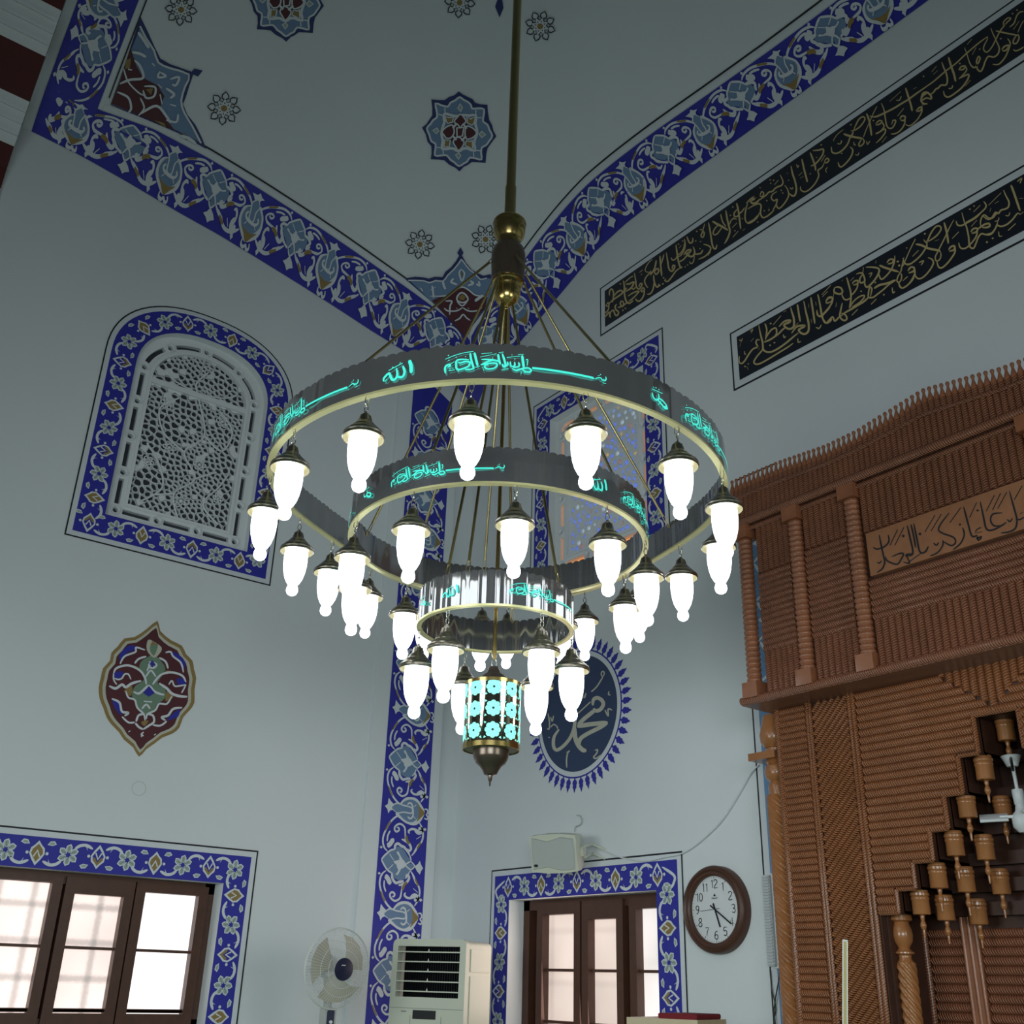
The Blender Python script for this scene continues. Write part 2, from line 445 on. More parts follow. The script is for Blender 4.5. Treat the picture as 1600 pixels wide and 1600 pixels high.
def pane_mat(name, tint, strength, bars, axis):
    """obscured glass lit by the daylight outside, with the blur of the iron grille beyond it"""
    m = bpy.data.materials.new(name); m.use_nodes = True
    nt = m.node_tree; b = nt.nodes['Principled BSDF']; b.inputs['Roughness'].default_value = .25
    b.inputs['Base Color'].default_value = (.5, .48, .46, 1)
    tc = nt.nodes.new('ShaderNodeTexCoord'); sp = nt.nodes.new('ShaderNodeSeparateXYZ'); nt.links.new(tc.outputs['Object'], sp.inputs[0])
    def mth(op, a, c=None, d=None):
        n = nt.nodes.new('ShaderNodeMath'); n.operation = op
        for i, q in enumerate((a, c, d)):
            if q is None: continue
            if isinstance(q, (int, float)): n.inputs[i].default_value = q
            else: nt.links.new(q, n.inputs[i])
        return n.outputs[0]
    ns = nt.nodes.new('ShaderNodeTexNoise'); ns.inputs['Scale'].default_value = 55; nt.links.new(tc.outputs['Object'], ns.inputs['Vector'])
    nb = nt.nodes.new('ShaderNodeTexNoise'); nb.inputs['Scale'].default_value = 1.7; nt.links.new(tc.outputs['Object'], nb.inputs['Vector'])
    wob = mth('MULTIPLY', mth('SUBTRACT', ns.outputs['Fac'], .5), .02)
    dark = None
    for out, per, ph in ((sp.outputs[axis], bars[0], bars[1]), (sp.outputs[2], bars[2], bars[3])):
        d = mth('PINGPONG', mth('ADD', mth('ADD', out, wob), ph + 40 * per), per / 2)
        s = nt.nodes.new('ShaderNodeMapRange'); s.interpolation_type = 'SMOOTHSTEP'
        s.inputs[1].default_value = .004; s.inputs[2].default_value = .035; s.inputs[3].default_value = bars[4]; s.inputs[4].default_value = 1.0
        nt.links.new(d, s.inputs[0])
        dark = s.outputs[0] if dark is None else mth('MULTIPLY', dark, s.outputs[0])
    amp = nt.nodes.new('ShaderNodeMapRange'); amp.inputs[1].default_value = .3; amp.inputs[2].default_value = .7; amp.inputs[3].default_value = .72; amp.inputs[4].default_value = 1.2
    nt.links.new(nb.outputs['Fac'], amp.inputs[0])
    e = mth('MULTIPLY', mth('MULTIPLY', dark, amp.outputs[0]), strength)
    b.inputs['Emission Color'].default_value = (*tint, 1)
    nt.links.new(e, b.inputs['Emission Strength'])
    return m
PANE1 = pane_mat('obscured_glass_pink', (1.0, .80, .74), 1.0, (.215, .05, .215, .09, .55), 1)
PANE2 = pane_mat('obscured_glass_bright', (1.0, .96, .95), 1.3, (5.0, 2.0, .6, .2, .93), 1)
PANE3 = pane_mat('obscured_glass_beige', (1.0, .78, .68), .62, (3.0, .3, .34, .1, .86), 0)
PANE4 = pane_mat('obscured_glass_white', (1.0, .91, .88), .88, (3.0, .3, .5, .1, .95), 0)
# sash openings measured on the frame plane
DW = .16
y_at = lambda x, y: RX(x, y, XL - DW).y
z_at = lambda x, y: RX(x, y, XL - DW).z
def xr_at(x, y): return RY(x, y, YR + DW).x
t1, t2 = z_at(150, 1482), z_at(190, 1580)
w1, g1 = window(1, PLf, WIN_L[0], WIN_L[1] - .0, WIN_L[2], WIN_L[3] - .0, [(WIN_L[0] + .10, y_at(79, 1382), z_at(79, 1379)), (y_at(113, 1400), y_at(190, 1404), z_at(150, 1399)), (y_at(224, 1395), y_at(307, 1403), z_at(260, 1397))], [t1, t2, 1.02], DW, 0)
for g, m in zip(g1, (PANE1, PANE1, PANE2)): g.build('pane', [m], w1)
t3 = RY(880, 1516, YR + DW).z
zt = RY(880, 1429, YR + DW).z
w2, g2 = window(2, PRf, *WIN_R, [(xr_at(855, 1440), xr_at(904, 1440), zt), (xr_at(926, 1440), xr_at(970, 1440), RY(950, 1436, YR + DW).z), (xr_at(1001, 1440), -5.09, RY(1010, 1420, YR + DW).z)], [t3, t3 - .33], DW, 0)
for g, m in zip(g2, (PANE3, PANE3, PANE4)): g.build('pane', [m], w2)
for P, (a, b, c, d), nm in ((PLf, WIN_L, 'trim_1'), (PRf, WIN_R, 'trim_2')):
    mb = MB(); vs = [P(u, v, .30) for u, v in ((a - .1, c - .1), (b + .1, c - .1), (b + .1, d + .1), (a - .1, d + .1))]
    mb.add(vs, [(0, 1, 2, 3)]); tag(mb.build(nm, [WOODD]), kind='structure')
# ------------------------------------------------------------ the chandelier
CX, CY = -3.48, 2.525
chand = empty('chandelier', (CX, CY, 2.0), 'brass three tiered chandelier with lit white glass lamps hanging under the vault', 'chandelier')
CL = local((CX, CY, 2.0))
def cbuild(mb, name, mats, parent=None, smooth=True):
    par = parent or chand
    o = mb.build(name, mats, par, smooth)
    if par is chand: o.matrix_parent_inverse = Matrix.Translation(CL)
    return o
Z1, Z2, Z3 = 1.944 + CAMZ, 1.764 + CAMZ, 1.379 + CAMZ
HC = [1.0539, .0223, -.1006, .0184, .056, -.0147, -.0158]
def r1(t):
    s = HC[0]
    for k in range(3): s += HC[1 + 2 * k] * math.cos((k + 2) * t) + HC[2 + 2 * k] * math.sin((k + 2) * t)
    return s
r2 = lambda t: .6585
r3 = lambda t: .333
def cp(rf, t, z, dr=0): r = rf(t) + dr; return Vector((CX + r * math.cos(t), CY + r * math.sin(t), z))
# stem
m = MB(); zt = H(CX, CY)
m.tube([(CX, CY, 5.05), (CX, CY, zt + .05)], .0245, 20)
m.lathe([(.0245, 5.053), (.029, 5.053), (.029, 4.80)], (CX, CY, 0), 20)
cbuild(m, 'stem', [BRASS_DULL])
m = MB()
m.lathe([(.03, 4.83), (.078, 4.828), (.084, 4.82), (.086, 4.808), (.082, 4.80), (.083, 4.79), (.081, 4.755), (.076, 4.735), (.064, 4.712), (.058, 4.70), (.060, 4.69), (.056, 4.66)], (CX, CY, 0), 32)
cbuild(m, 'collar', [BRASS])
m = MB(); m.lathe([(.05, 4.69), (.060, 4.675), (.078, 4.65), (.086, 4.62), (.087, 4.58), (.083, 4.50), (.083, 4.455), (.07, 4.45)], (CX, CY, 0), 32)
cbuild(m, 'barrel', [BRONZE])
m = MB(); m.lathe([(.074, 4.462), (.076, 4.455), (.076, 4.44), (.070, 4.435), (.072, 4.42), (.070, 4.41), (.064, 4.40), (.066, 4.385), (.063, 4.36), (.054, 4.335), (.036, 4.315), (.016, 4.305), (.010, 4.295), (.012, 4.285), (.004, 4.272), (.0, 4.27)], (CX, CY, 0), 32)
cbuild(m, 'cup_finial', [BRASS])
# stay rods from the hub to each ring
def link(mb, a, b, w, wire, ax=None):      # one oval chain link between a and b
    a, b = Vector(a), Vector(b); d = (b - a); L = d.length; d.normalize()
    s = Vector(ax) if ax is not None else d.cross(Vector((1, 0, 0)))
    s = s - d * s.dot(d); s.normalize(); c = (a + b) / 2
    mb.tube([c + d * (L / 2 * math.sin(t)) + s * (w * math.cos(t)) for t in [2 * PI * i / 14 for i in range(14)]], wire, 6, closed=True)
def rods(angles, rf, zr, r0, z0, rr, nm):
    for a in angles:
        t = math.radians(a)
        m = MB(); p0 = Vector((CX + r0 * math.cos(t), CY + r0 * math.sin(t), z0)); p1 = cp(rf, t, zr, -.012)
        d = (p1 - p0).normalized()
        m.tube([p0 + d * .03, p1 - d * .05], rr, 10)
        link(m, p0 - d * .012, p0 + d * .04, .008, .0022, (0, 0, 1)); link(m, p1 - d * .058, p1 + d * .012, .009, .0024, (-math.sin(t), math.cos(t), 0))
        cbuild(m, nm, [BRASS_DULL])
D_ = math.degrees
rods([-104, D_(math.atan2(RZ(974, 563, Z1 + .135).y - CY, RZ(974, 563, Z1 + .135).x - CX)), 80, 168], r1, Z1 + .135, .084, 4.56, .0065, 'stay_rod')
D_ = math.degrees
th_ = lambda x, y, z: D_(math.atan2(RZ(x, y, z).y - CY, RZ(x, y, z).x - CX))
rods([th_(656, 703, Z2 + .13), th_(929, 826, Z2 + .13), 150, 215], r2, Z2 + .135, .076, 4.47, .0065, 'stay_rod')
rods([th_(705, 904, Z3 + .145), th_(736, 900, Z3 + .145), th_(882, 912, Z3 + .145), 130], r3, Z3 + .15, .03, 4.33, .0065, 'stay_rod')
m = MB(); m.tube([(CX, CY, 4.30), (CX, CY, 2.50)], .009, 12); cbuild(m, 'centre_rod', [BRASS])
# the rings: smoked mirror band with a scalloped top, pale gold lip below
def ring(rf, z, h, lobes, nm, lip):
    n = lobes * 8
    o = MB(); vs = []
    for i in range(n):
        t = 2 * PI * i / n
        ww = .0009 * math.cos(t * lobes * .36) + .0008 * math.cos(t * lobes * .23 + 1) + .0011 * math.cos(t * 17 + 2 * math.cos(t * 5)) + .0016 * math.cos(t * 29 + math.cos(t * 3)) * (.33 / rf(t))
        zz = z + h - .006 + .008 * abs(math.sin(t * lobes / 2)) ** .6
        vs += [cp(rf, t, z, ww), cp(rf, t, z + h * .5, ww), cp(rf, t, zz, ww), cp(rf, t, z, -.004 + ww), cp(rf, t, z + h * .5, -.004 + ww), cp(rf, t, zz, -.004 + ww)]
    fs = []
    for i in range(n):
        a, b = 6 * i, 6 * ((i + 1) % n)
        fs += [(a, b, b + 1, a + 1), (a + 1, b + 1, b + 2, a + 2), (b + 3, a + 3, a + 4, b + 4), (b + 4, a + 4, a + 5, b + 5), (a + 2, b + 2, b + 5, a + 5)]
    o.add(vs, fs)
    body = cbuild(o, nm, [SMOKE], smooth=60)
    o = MB(); vs = []; n = 160
    for i in range(n):
        t = 2 * PI * i / n
        vs += [cp(rf, t, z - .005, .004), cp(rf, t, z + .004, .004), cp(rf, t, z + .004, -lip), cp(rf, t, z - .005, -lip)]
    o.add(vs, [(4 * i + k, 4 * ((i + 1) % n) + k, 4 * ((i + 1) % n) + (k + 1) % 4, 4 * i + (k + 1) % 4) for i in range(n) for k in range(4)])
    g = o.build('gold_lip', [GOLDRIM], body, False)
    return body
R1 = ring(r1, Z1, .150, 158, 'ring_band', .024)
R2 = ring(r2, Z2, .155, 112, 'ring_band', .020)
R3 = ring(r3, Z3, .150, 58, 'ring_band', .016)
# lit lettering cut in the bands, drawn once in a flat frame (1600 units = 180 px of the photo) and bent round the rings
BISM = '''165 570 152 500 165 450 210 430 222 455 185 470|27; 205 440 280 390|22; 200 365|20; 205 500 235 497|18; 250 498 275 495|18; 205 532 290 522|13t;
480 375 380 362 310 380 305 440 312 500 345 525 420 505 480 470 490 415 430 400 365 420 325 400|26; 350 462 430 430|16; 335 500 340 562|20; 490 265 508 370 538 470 548 500|28; 548 258 575 370 602 475|31;
560 505 500 530 430 522|24; 560 502 632 478|22; 640 460 730 412 800 385 880 395 780 378 650 372|26; 650 462 740 440 845 432 862 470 820 512 740 524 700 500 708 462 748 460|23; 668 500 690 550|18;
870 285 886 370 906 448|30; 928 278 958 370 978 465 955 482 930 440|28; 978 472 1008 448 1000 400|22; 1040 395 1052 470 1100 458 1098 398|22; 1150 398 1162 460 1080 492|22; 1198 285 1212 380 1226 480|32;
1065 505 1120 532 1200 500 1280 480 1322 505 1310 540 1245 540 1195 500|25; 1190 545 1192 582|22; 1230 556 1312 542|12t; 150 342 270 295 400 260 535 242|11t; 645 282 790 266|9t; 630 335 850 280|9t; 880 262 945 250|9t; 990 335 1170 300|10t;
1140 278 1220 268|9t; 925 535 1020 510|12t; 1250 356 1276 350 1270 440|12t; 190 285|18; 300 322|16; 430 322|16; 800 350|16; 1060 290|14; 1100 352|16'''
BSM = '''0 0 60 -30 95 -30 110 -5 130 -12 160 -8 178 -45 170 -80|20; 0 0 -40 20|16; 85 -90|18; 120 45 175 38|10t; 40 -60 75 -70|8t'''
ALLAH = '''1000 895 1020 960 1028 1035|30; 760 1070 758 1035 805 995 828 1040 845 1068 875 1070 892 1030 878 955|22; 892 1050 945 1060 962 1010 940 945|22; 770 1075 790 1050|18; 800 965 935 915|9t; 905 925 915 900|12; 840 940|14; 965 1000|14'''
MUHAM = '''1132 300 1142 345 1180 360 1212 330 1208 285|18; 1200 355 1240 378 1290 402 1325 385|22; 1215 330 1262 338 1312 375 1255 400|18; 1130 265 1260 262|9t; 1240 345 1205 400|14; 1180 235|14; 1215 240|12; 1150 240|12'''
def ringtext(rf, z, t0, mul, data, cx, cy, sc, body, lst):
    # t0: angle of the text centre; cx, cy: its centre in the drawing; sc: metres per drawing unit
    def surf(u, v):
        t = t0 + (u - cx) * sc / rf(t0) * 1.0
        n = Vector((math.cos(t), math.sin(t), 0))
        return cp(rf, t, z + (cy - v) * sc, .0062), n
    p = Paint(surf, .0006, .0002)
    p.script(data, 0, 0, 1.0, 0, 0, wk=mul)
    lst.append(p)
def ringline(rf, z, ta, tb, w, lst):
    def surf(u, v):
        t = ta + (tb - ta) * u; n = Vector((math.cos(t), math.sin(t), 0)); return cp(rf, t, z + v, .0062), n
    p = Paint(surf, .0006, .0002)
    n = 14
    L = [(i / n, -w / 2) for i in range(n + 1)]; U = [(i / n, w / 2) for i in range(n + 1)]
    vs = [p.put(q, 0) for q in L + U]
    p.mb.add(vs, [(i, i + 1, n + 2 + i, n + 1 + i) for i in range(n)], 0)
    lst.append(p)
def theta(x, y, z):
    h = RZ(x, y, z); return math.atan2(h.y - CY, h.x - CX)
def lettering(rf, z, items, k, body):
    lst = []
    for kind, t in items:
        sc = k
        if kind == 'B':
            ringtext(rf, z, t, 1.05, BISM, 740, 420, sc, body, lst)
            ringline(rf, z - .014 * k / .00026, t + 600 * sc / rf(t), t + 1480 * sc / rf(t), .0085 * k / .00026, lst)
            ringtext(rf, z - .012 * k / .00026, t + 1560 * sc / rf(t), 1.0, BSM, 60, -10, sc * .95, body, lst)
        elif kind == 'A': ringtext(rf, z, t, 1.1, ALLAH, 890, 985, sc * 1.55, body, lst)
        elif kind == 'M': ringtext(rf, z, t, 1.0, MUHAM, 1228, 320, sc * 1.6, body, lst)
    for p in lst: tag(p.mb.build('lit_lettering', [TEAL], body), 'glowing teal calligraphy')
zt = Z1 + .068
tb = [theta(763, 571, zt), theta(1106, 668, zt), theta(437, 650, zt)]
lettering(r1, zt, [('A', theta(620, 578, zt)), ('B', tb[0]), ('M', theta(1031, 622, zt)), ('B', tb[1]), ('B', tb[2]), ('M', tb[2] - .62), ('B', tb[1] + 1.4), ('A', tb[1] + .98)], .000262, R1)
zt = Z2 + .07
lettering(r2, zt, [('M', theta(571, 768, zt)), ('B', theta(655, 742, zt)), ('A', theta(931, 757, zt)), ('B', theta(996, 792, zt)), ('B', theta(545, 800, zt) - .5)], .000215, R2)
zt = Z3 + .07
lettering(r3, zt, [('A', theta(716, 930, zt)), ('B', theta(822, 932, zt)), ('M', theta(668, 940, zt))], .00017, R3)
# pendant lamps: bronze cap, opal glass, chain
capm, glm = MB(), MB()
capm.lathe([(.0, -.072), (.012, -.072), (.012, -.080), (.021, -.081), (.023, -.090), (.025, -.094), (.026, -.104), (.034, -.112), (.040, -.121), (.046, -.126), (.047, -.130), (.056, -.136), (.063, -.145), (.066, -.147), (.068, -.152), (.074, -.154), (.076, -.159), (.073, -.163), (.077, -.166), (.0775, -.172), (.074, -.175), (.071, -.170)], n=30, cap=False)
capm.lathe([(.0, -.060), (.005, -.062), (.006, -.072)], n=10)
rfm = MB(); rfm.lathe([(.0735, -.1745), (.066, -.163), (.054, -.156), (.0, -.154)], n=30, cap=False)
glm.lathe([(.050, -.163), (.0525, -.185), (.0535, -.215), (.052, -.245), (.0475, -.275), (.040, -.302), (.030, -.322), (.021, -.334), (.0225, -.340), (.0262, -.352), (.0262, -.364), (.021, -.376), (.011, -.383), (.0, -.385)], n=26, cap=False)
chm = MB()
link(chm, (0, 0, .006), (0, 0, -.038), .009, .0019, (1, 0, 0)); link(chm, (0, 0, -.032), (0, 0, -.066), .008, .0019, (0, 1, 0)); 
def mesh_of(mb, nm, mats):
    o = mb.build(nm, mats, None, True); me = o.data; bpy.data.objects.remove(o); return me
cap_me, gl_me, ch_me = mesh_of(capm, 'pendant_lamp', [CAPM]), mesh_of(glm, 'glass_shade', [LAMPGLASS]), mesh_of(chm, 'chain', [CHROME])
rf_me = mesh_of(rfm, 'reflector', [REFL])
def lamp(p, drop=0.0):
    o = bpy.data.objects.new('pendant_lamp', cap_me); COL.objects.link(o); o.parent = chand
    o.location = p - Vector((CX, CY, 2.0)) - Vector((0, 0, drop)); o.rotation_euler = (0, 0, random.random() * 6)
    for nm, me in (('glass_shade', gl_me), ('chain', ch_me), ('reflector', rf_me)):
        c = bpy.data.objects.new(nm, me); COL.objects.link(c); c.parent = o
    if drop > 0.01: pass
outer_known = [(572, 617), (737, 594), (916, 611), (1061, 663), (1128, 735), (1133, 800), (1074, 852), (457, 668), (415, 742), (445, 808), (512, 845)]
angs = [theta(x, y, Z1) for x, y in outer_known] + [math.radians(a) for a in (97, 119, 141, 163, 185)]
for t in angs: lamp(cp(r1, t, Z1 - .004, -.010))
for a in (-104, -67.4, -30.6, 5.7, 42, 78, 114, 150, 186, 222): lamp(cp(r2, math.radians(a), Z2 - .004, -.008))
for a in (-72.5, -1, 50, 108, 168, -130): lamp(cp(r3, math.radians(a), Z3 - .004, -.006))
# cylindrical lantern at the very bottom
LZ0, LZ1, LR = .859 + CAMZ + .005, 1.153 + CAMZ - .01, .118
m = MB(); m.lathe([(.0, LZ0 - .145), (.003, LZ0 - .14), (.004, LZ0 - .125), (.008, LZ0 - .118), (.010, LZ0 - .10), (.026, LZ0 - .096), (.034, LZ0 - .080), (.045, LZ0 - .064), (.060, LZ0 - .052), (.069, LZ0 - .036), (.071, LZ0 - .030), (.073, LZ0 - .024), (.073, LZ0 + .012), (.06, LZ0 + .012)], (CX, CY, 0), 32)
base = cbuild(m, 'lantern_finial', [BRONZE])
GLZ = MB()
GLZ.lathe([(LR - .004, LZ0), (LR, LZ0), (LR, LZ0 + .02)], (CX, CY, 0), 40, cap=False); GLZ.lathe([(LR, LZ1 - .014), (LR, LZ1), (LR - .004, LZ1)], (CX, CY, 0), 40, cap=False)
cbuild(GLZ, 'lantern_rim', [BRASS])
LANT = bpy.data.materials.new('pierced_lantern_wall'); LANT.use_nodes = True
lm = MB(); lm.lathe([(LR - .002, LZ0 + .01), (LR - .002, LZ1 - .008)], (CX, CY, 0), 48, cap=False)
MIRG = mat('lantern_gold_mirror', (.60, .58, .42), .10, 1.0, noise=.1, nscale=20)
lw = cbuild(lm, 'lantern_wall', [MIRG])
# floral cut-outs glowing teal in three rows round the wall
fp = Paint(lambda u, v: (Vector((CX + (LR - .0015) * math.cos(u), CY + (LR - .0015) * math.sin(u), v)), Vector((math.cos(u), math.sin(u), 0))), .0006, .0003)
for row in range(3):
    zc = LZ0 + .062 + row * .088
    for k in range(9):
        u0 = 2 * PI * k / 9 + .1
        for q in range(8):
            a = q * PI / 4
            c = (u0 + .022 * math.cos(a) / LR, zc + .022 * math.sin(a))
            fp.fill([(c[0] + (.0115 * math.cos(b)) / LR, c[1] + .0115 * math.sin(b)) for b in [i * PI / 5 for i in range(10)]], 0, 0)
        fp.fill([(u0 + (.012 * math.cos(b)) / LR, zc + .012 * math.sin(b)) for b in [i * PI / 5 for i in range(10)]], 0, 1)
        for q in range(8):
            a = q * PI / 4 + PI / 8
            fp.stroke([(u0 + .013 * math.cos(a) / LR, zc + .013 * math.sin(a)), (u0 + .030 * math.cos(a) / LR, zc + .030 * math.sin(a))], .0022, 1, 3, smooth=0, taper=.5)
            b = q * PI / 4
            fp.stroke([(u0 + .020 * math.cos(b) / LR, zc + .020 * math.sin(b)), (u0 + .027 * math.cos(b) / LR, zc + .027 * math.sin(b))], .0016, 1, 3, smooth=0, taper=.5)
        fp.fill([(u0 + (.0055 * math.cos(b)) / LR, zc + .0055 * math.sin(b)) for b in [i * PI / 4 for i in range(8)]], 1, 4)
        for sx, sz in ((1, 1), (1, -1), (-1, 1), (-1, -1)):
            fp.fill([(u0 + sx * .026 / LR, zc + sz * .030), (u0 + sx * .037 / LR, zc + sz * .034), (u0 + sx * .034 / LR, zc + sz * .024)], 0, 0)
LTEAL = mat('lit_lantern_teal', (.05, .5, .42), .5, emit=(.36, .92, .82), estr=.95, noise=.02, nscale=5)
tag(fp.mb.build('flower_cutouts', [LTEAL, P_INK], lw), 'glowing teal flower cutouts')
m = MB(); m.lathe([(LR - .002, LZ1 - .004), (.075, LZ1 + .006), (.062, LZ1 + .018), (.045, LZ1 + .036), (.030, LZ1 + .045), (.024, LZ1 + .062), (.022, LZ1 + .072), (.0, LZ1 + .075)], (CX, CY, 0), 32, cap=False)
cbuild(m, 'lantern_cap', [BRONZE])
m = MB(); m.lathe([(LR - .004, LZ0 + .003), (.07, LZ0 + .003)], (CX, CY, 0), 32, cap=False); cbuild(m, 'lantern_floor', [REFL])
m = MB(); zz = LZ1 + .07
link(m, (CX, CY, zz - .004), (CX, CY, zz + .045), .012, .0024); link(m, (CX, CY, zz + .038), (CX, CY, zz + .085), .012, .0024, (0, 1, 0)); m.tube([(CX, CY, zz + .08), (CX, CY, 2.55)], .006, 8)
cbuild(m, 'lantern_chain', [CHROME])
# ------------------------------------------------------------ painted ornament: arabesque bands
def mot(x, y): return (x - (370 - .078 * y)) / 540.0, (y - 470) / 635.0
A_FILL = [('378 462 405 420 440 385 480 350 525 330 545 300 590 300 630 330 665 385 705 445 690 480 720 470 742 500 705 545 680 590 640 650 570 672 515 650 490 600 440 570 405 520', SLATE, 2)]
A_STROKE = [('375 460 405 418 440 382 480 345 522 332', 17, 3), ('522 335 530 285 560 262 600 285 635 300 690 372', 26, 3), ('635 300 690 380 708 440', 15, 3),
            ('375 462 408 525 440 570 490 602', 17, 3), ('490 600 495 660 530 705 575 690 620 680', 26, 3), ('690 560 668 610 640 650', 13, 3),
            ('465 390 512 455', 13, 3), ('450 562 505 502', 13, 3), ('705 448 645 488 662 520 705 548', 14, 4), ('705 450 745 497 705 545', 12, 4)]
A_WHITE = ['505 465 540 455 572 445 570 405 545 375 545 352 565 352 585 395 608 432 632 455 645 482 640 512 612 535 590 545 572 585 550 618 525 612 545 590 560 560 545 532 540 505 515 485',
           '745 500 782 470 805 430 818 472 842 515 822 540 802 588 772 556 755 525']
B_WHITE = ['318 1085 350 1060 362 985 388 1022 418 1050 398 1085 404 1120 378 1130 356 1168 345 1120']
B_FILL = [('500 1020 560 955 630 938 690 950 740 1010 780 1100 730 1210 680 1258 620 1268 550 1250 490 1210 440 1165 470 1100', WHITE, 2),
          ('515 1030 570 985 630 968 680 985 715 1035 735 1105 705 1165 660 1215 610 1238 550 1220 500 1180 470 1130', SLATE, 3),
          ('690 990 732 1050 778 1108 732 1168 680 1222 705 1160 712 1105 705 1040', GOLD, 3),
          ('398 1088 450 1045 520 1052 612 1068 612 1130 520 1128 445 1140 405 1112', SLATE, 4)]
B_STROKE = [('395 1082 455 1035 530 1050 622 1066 622 1128 530 1130 440 1160', 14, 5), ('400 1110 440 1140', 12, 5),
            ('575 1035 600 1012 628 1030 640 1105 632 1170 600 1195 575 1175', 18, 6), ('650 1050 678 1025', 12, 5), ('645 1165 668 1190', 12, 5),
            ('775 1062 805 1062 812 1100 795 1125 812 1150 800 1178 770 1168', 16, 4)]
HALF_STROKE = [('425 585 385 625 362 680 354 750 368 830 392 905 425 970 470 1020 530 1055', 19, 2, WHITE), ('362 830 385 890 410 950', 15, 3, GOLD),
               ('698 560 730 615 752 680 788 740 798 800 788 870 762 930 735 975', 20, 2, WHITE), ('748 650 770 700 782 735', 18, 3, GOLD), ('722 600 745 660 760 705', 22, 2, WHITE),
               ('642 640 662 615 682 645 662 690 628 722 560 748', 26, 2, WHITE), ('655 700 622 742 605 800', 26, 3, GOLD),
               ('602 740 590 830 572 898 520 932 476 905 464 862 488 832 516 852 506 884 488 880', 19, 2, WHITE),
               ('412 650 440 672 472 744', 46, 2, WHITE), ('405 700 402 770 420 835', 17, 2, WHITE), ('350 625', 26, 2, WHITE),
               ('640 825 626 855 655 884 700 884 748 862 790 850', 22, 2, WHITE), ('690 884 745 850 778 890 730 905', 40, 2, WHITE), ('725 768 775 812', 17, 2, WHITE), ('808 900', 32, 2, WHITE)]
def arabesque(paint, knots, place, hl, ends=None):
    """knots: [(s, 'A'|'B', draw flower)], place(s, t) -> drawing coordinates; hl: half length for flowers"""
    for s0, kind, show in knots:
        if not show: continue
        if kind == 'A': fills, strokes, whites, yc = A_FILL, A_STROKE, A_WHITE, 470
        else: fills, strokes, whites, yc = B_FILL, B_STROKE, B_WHITE, 1105
        def q(P):
            out = []
            for x, y in pts(P):
                t, _ = mot(x, y); out.append(place(s0 + (y - yc) / 635 * hl, t))
            return out
        for P, mi, ly in fills: paint.fill(catmull(q(P), 3, True), mi, ly)
        for P, w, ly in strokes: paint.stroke(q(P), w / 540 * paint.unit, WHITE, ly, taper=.6)
        for P in whites: paint.fill(q(P), WHITE, 5)
    for (s0, k0, _), (s1, k1, _) in zip(knots, knots[1:]):
        a, b = (s0, s1) if k0 == 'A' else (s1, s0)
        for P, w, ly, mi in HALF_STROKE:
            Q = []
            for x, y in pts(P):
                t, h = mot(x, y); Q.append(place(a + (b - a) * h, t))
            paint.stroke(Q, w / 540 * paint.unit, mi, ly, taper=.35)
def band_mesh(paint, sa, sb, place, w0, w1, mi, layer, n=60):
    S = [sa + (sb - sa) * i / n for i in range(n + 1)]
    T = 5
    vs = [paint.put(place(s, w0 + (w1 - w0) * j / (T - 1)), layer) for s in S for j in range(T)]
    paint.mb.add(vs, [(i * T + j, i * T + j + 1, (i + 1) * T + j + 1, (i + 1) * T + j) for i in range(n) for j in range(T - 1)], mi)
BW = .415
# upright band on the pier
p = Paint(lambda y, z: (Vector((XL + PIER, y, z)), NL)); p.unit = .44
y0, y1 = 4.273, 4.712
ztop = 6.39
dd = -.27
p.mb.add([p.put(c, 0) for c in ((y0, 0), (y1, 0), (y1, ztop - .115), (4.50, ztop), (y0, ztop))], [(0, 1, 2, 3, 4)], BLUE)
zA = [RX(*q, XL + PIER).z for q in ((639, 1189), (622, 1345), (607, 1519))]
zB = [RX(*q, XL + PIER).z for q in ((646, 1118), (631, 1266), (616, 1432))]
per = (zA[0] - zA[2]) / 2
kn = []
k = 0
for i in range(-5, 8):
    kn.append((zA[0] - i * per, 'A', True)); kn.append((zA[0] - i * per - (zA[0] - zB[1]), 'B', True))
kn = [(s, c, True) for s, c, f in kn if .1 < s < 6.15]
arabesque(p, kn, lambda s, t: (y0 + (y1 - y0) * t, s), -per / 2 * 1.06)
tag(p.build('trim_3'), kind='structure')
# bands along the foot of the vault; drawing coordinates are (s along the wall, distance in from the wall)
WLB = lambda y: lerp_tab(y, [(.6, .17), (1.1, .20), (1.5, .262), (1.95, .285), (3.0, .298), (4.0, .305), (4.7, .30), (5, .30)])
WRB = lambda x: lerp_tab(x, [(-7.36, .30), (-6.0, .312), (-5.3, .300), (-4.6, .272), (-4, .245), (-3.4, .222), (-2.9, .21), (0, .21)])
def surfL(y, d):
    d = min(max(d, .0), max(.0, YR - y)) ; x = XL + d; return Vector((x, y, H(x, y))), HN(x, y)
def surfR(x, d):
    d = min(max(d, .0), max(.0, x - XL)); y = YR - d; return Vector((x, y, H(x, y))), HN(x, y)
def surfE(x, y): return Vector((x, y, H(x, y))), HN(x, y)
p = Paint(surfL, .006, .0028); p.sub = 1; p.unit = .40
plL = lambda y, t: (y, (1 - t) * WLB(y))
band_mesh(p, .672, 4.995, plL, 1.0, 0.0, BLUE, 0, 90)
band_mesh(p, 1.10, 4.70, lambda y, t: (y, WLB(y) + t), .004, .038, WHITE, 0, 60)
band_mesh(p, 1.42, 4.70, lambda y, t: (y, WLB(y) + t), .044, .054, BLACK, 0, 60)
yk = lambda x, y: RC(x, y).y
L_A = [yk(*q) for q in ((201, 219), (337, 288), (460, 366), (578, 441), (680, 516))]
L_B = [yk(*q) for q in ((119, 199), (266, 266), (395, 337), (516, 406), (627, 485))]
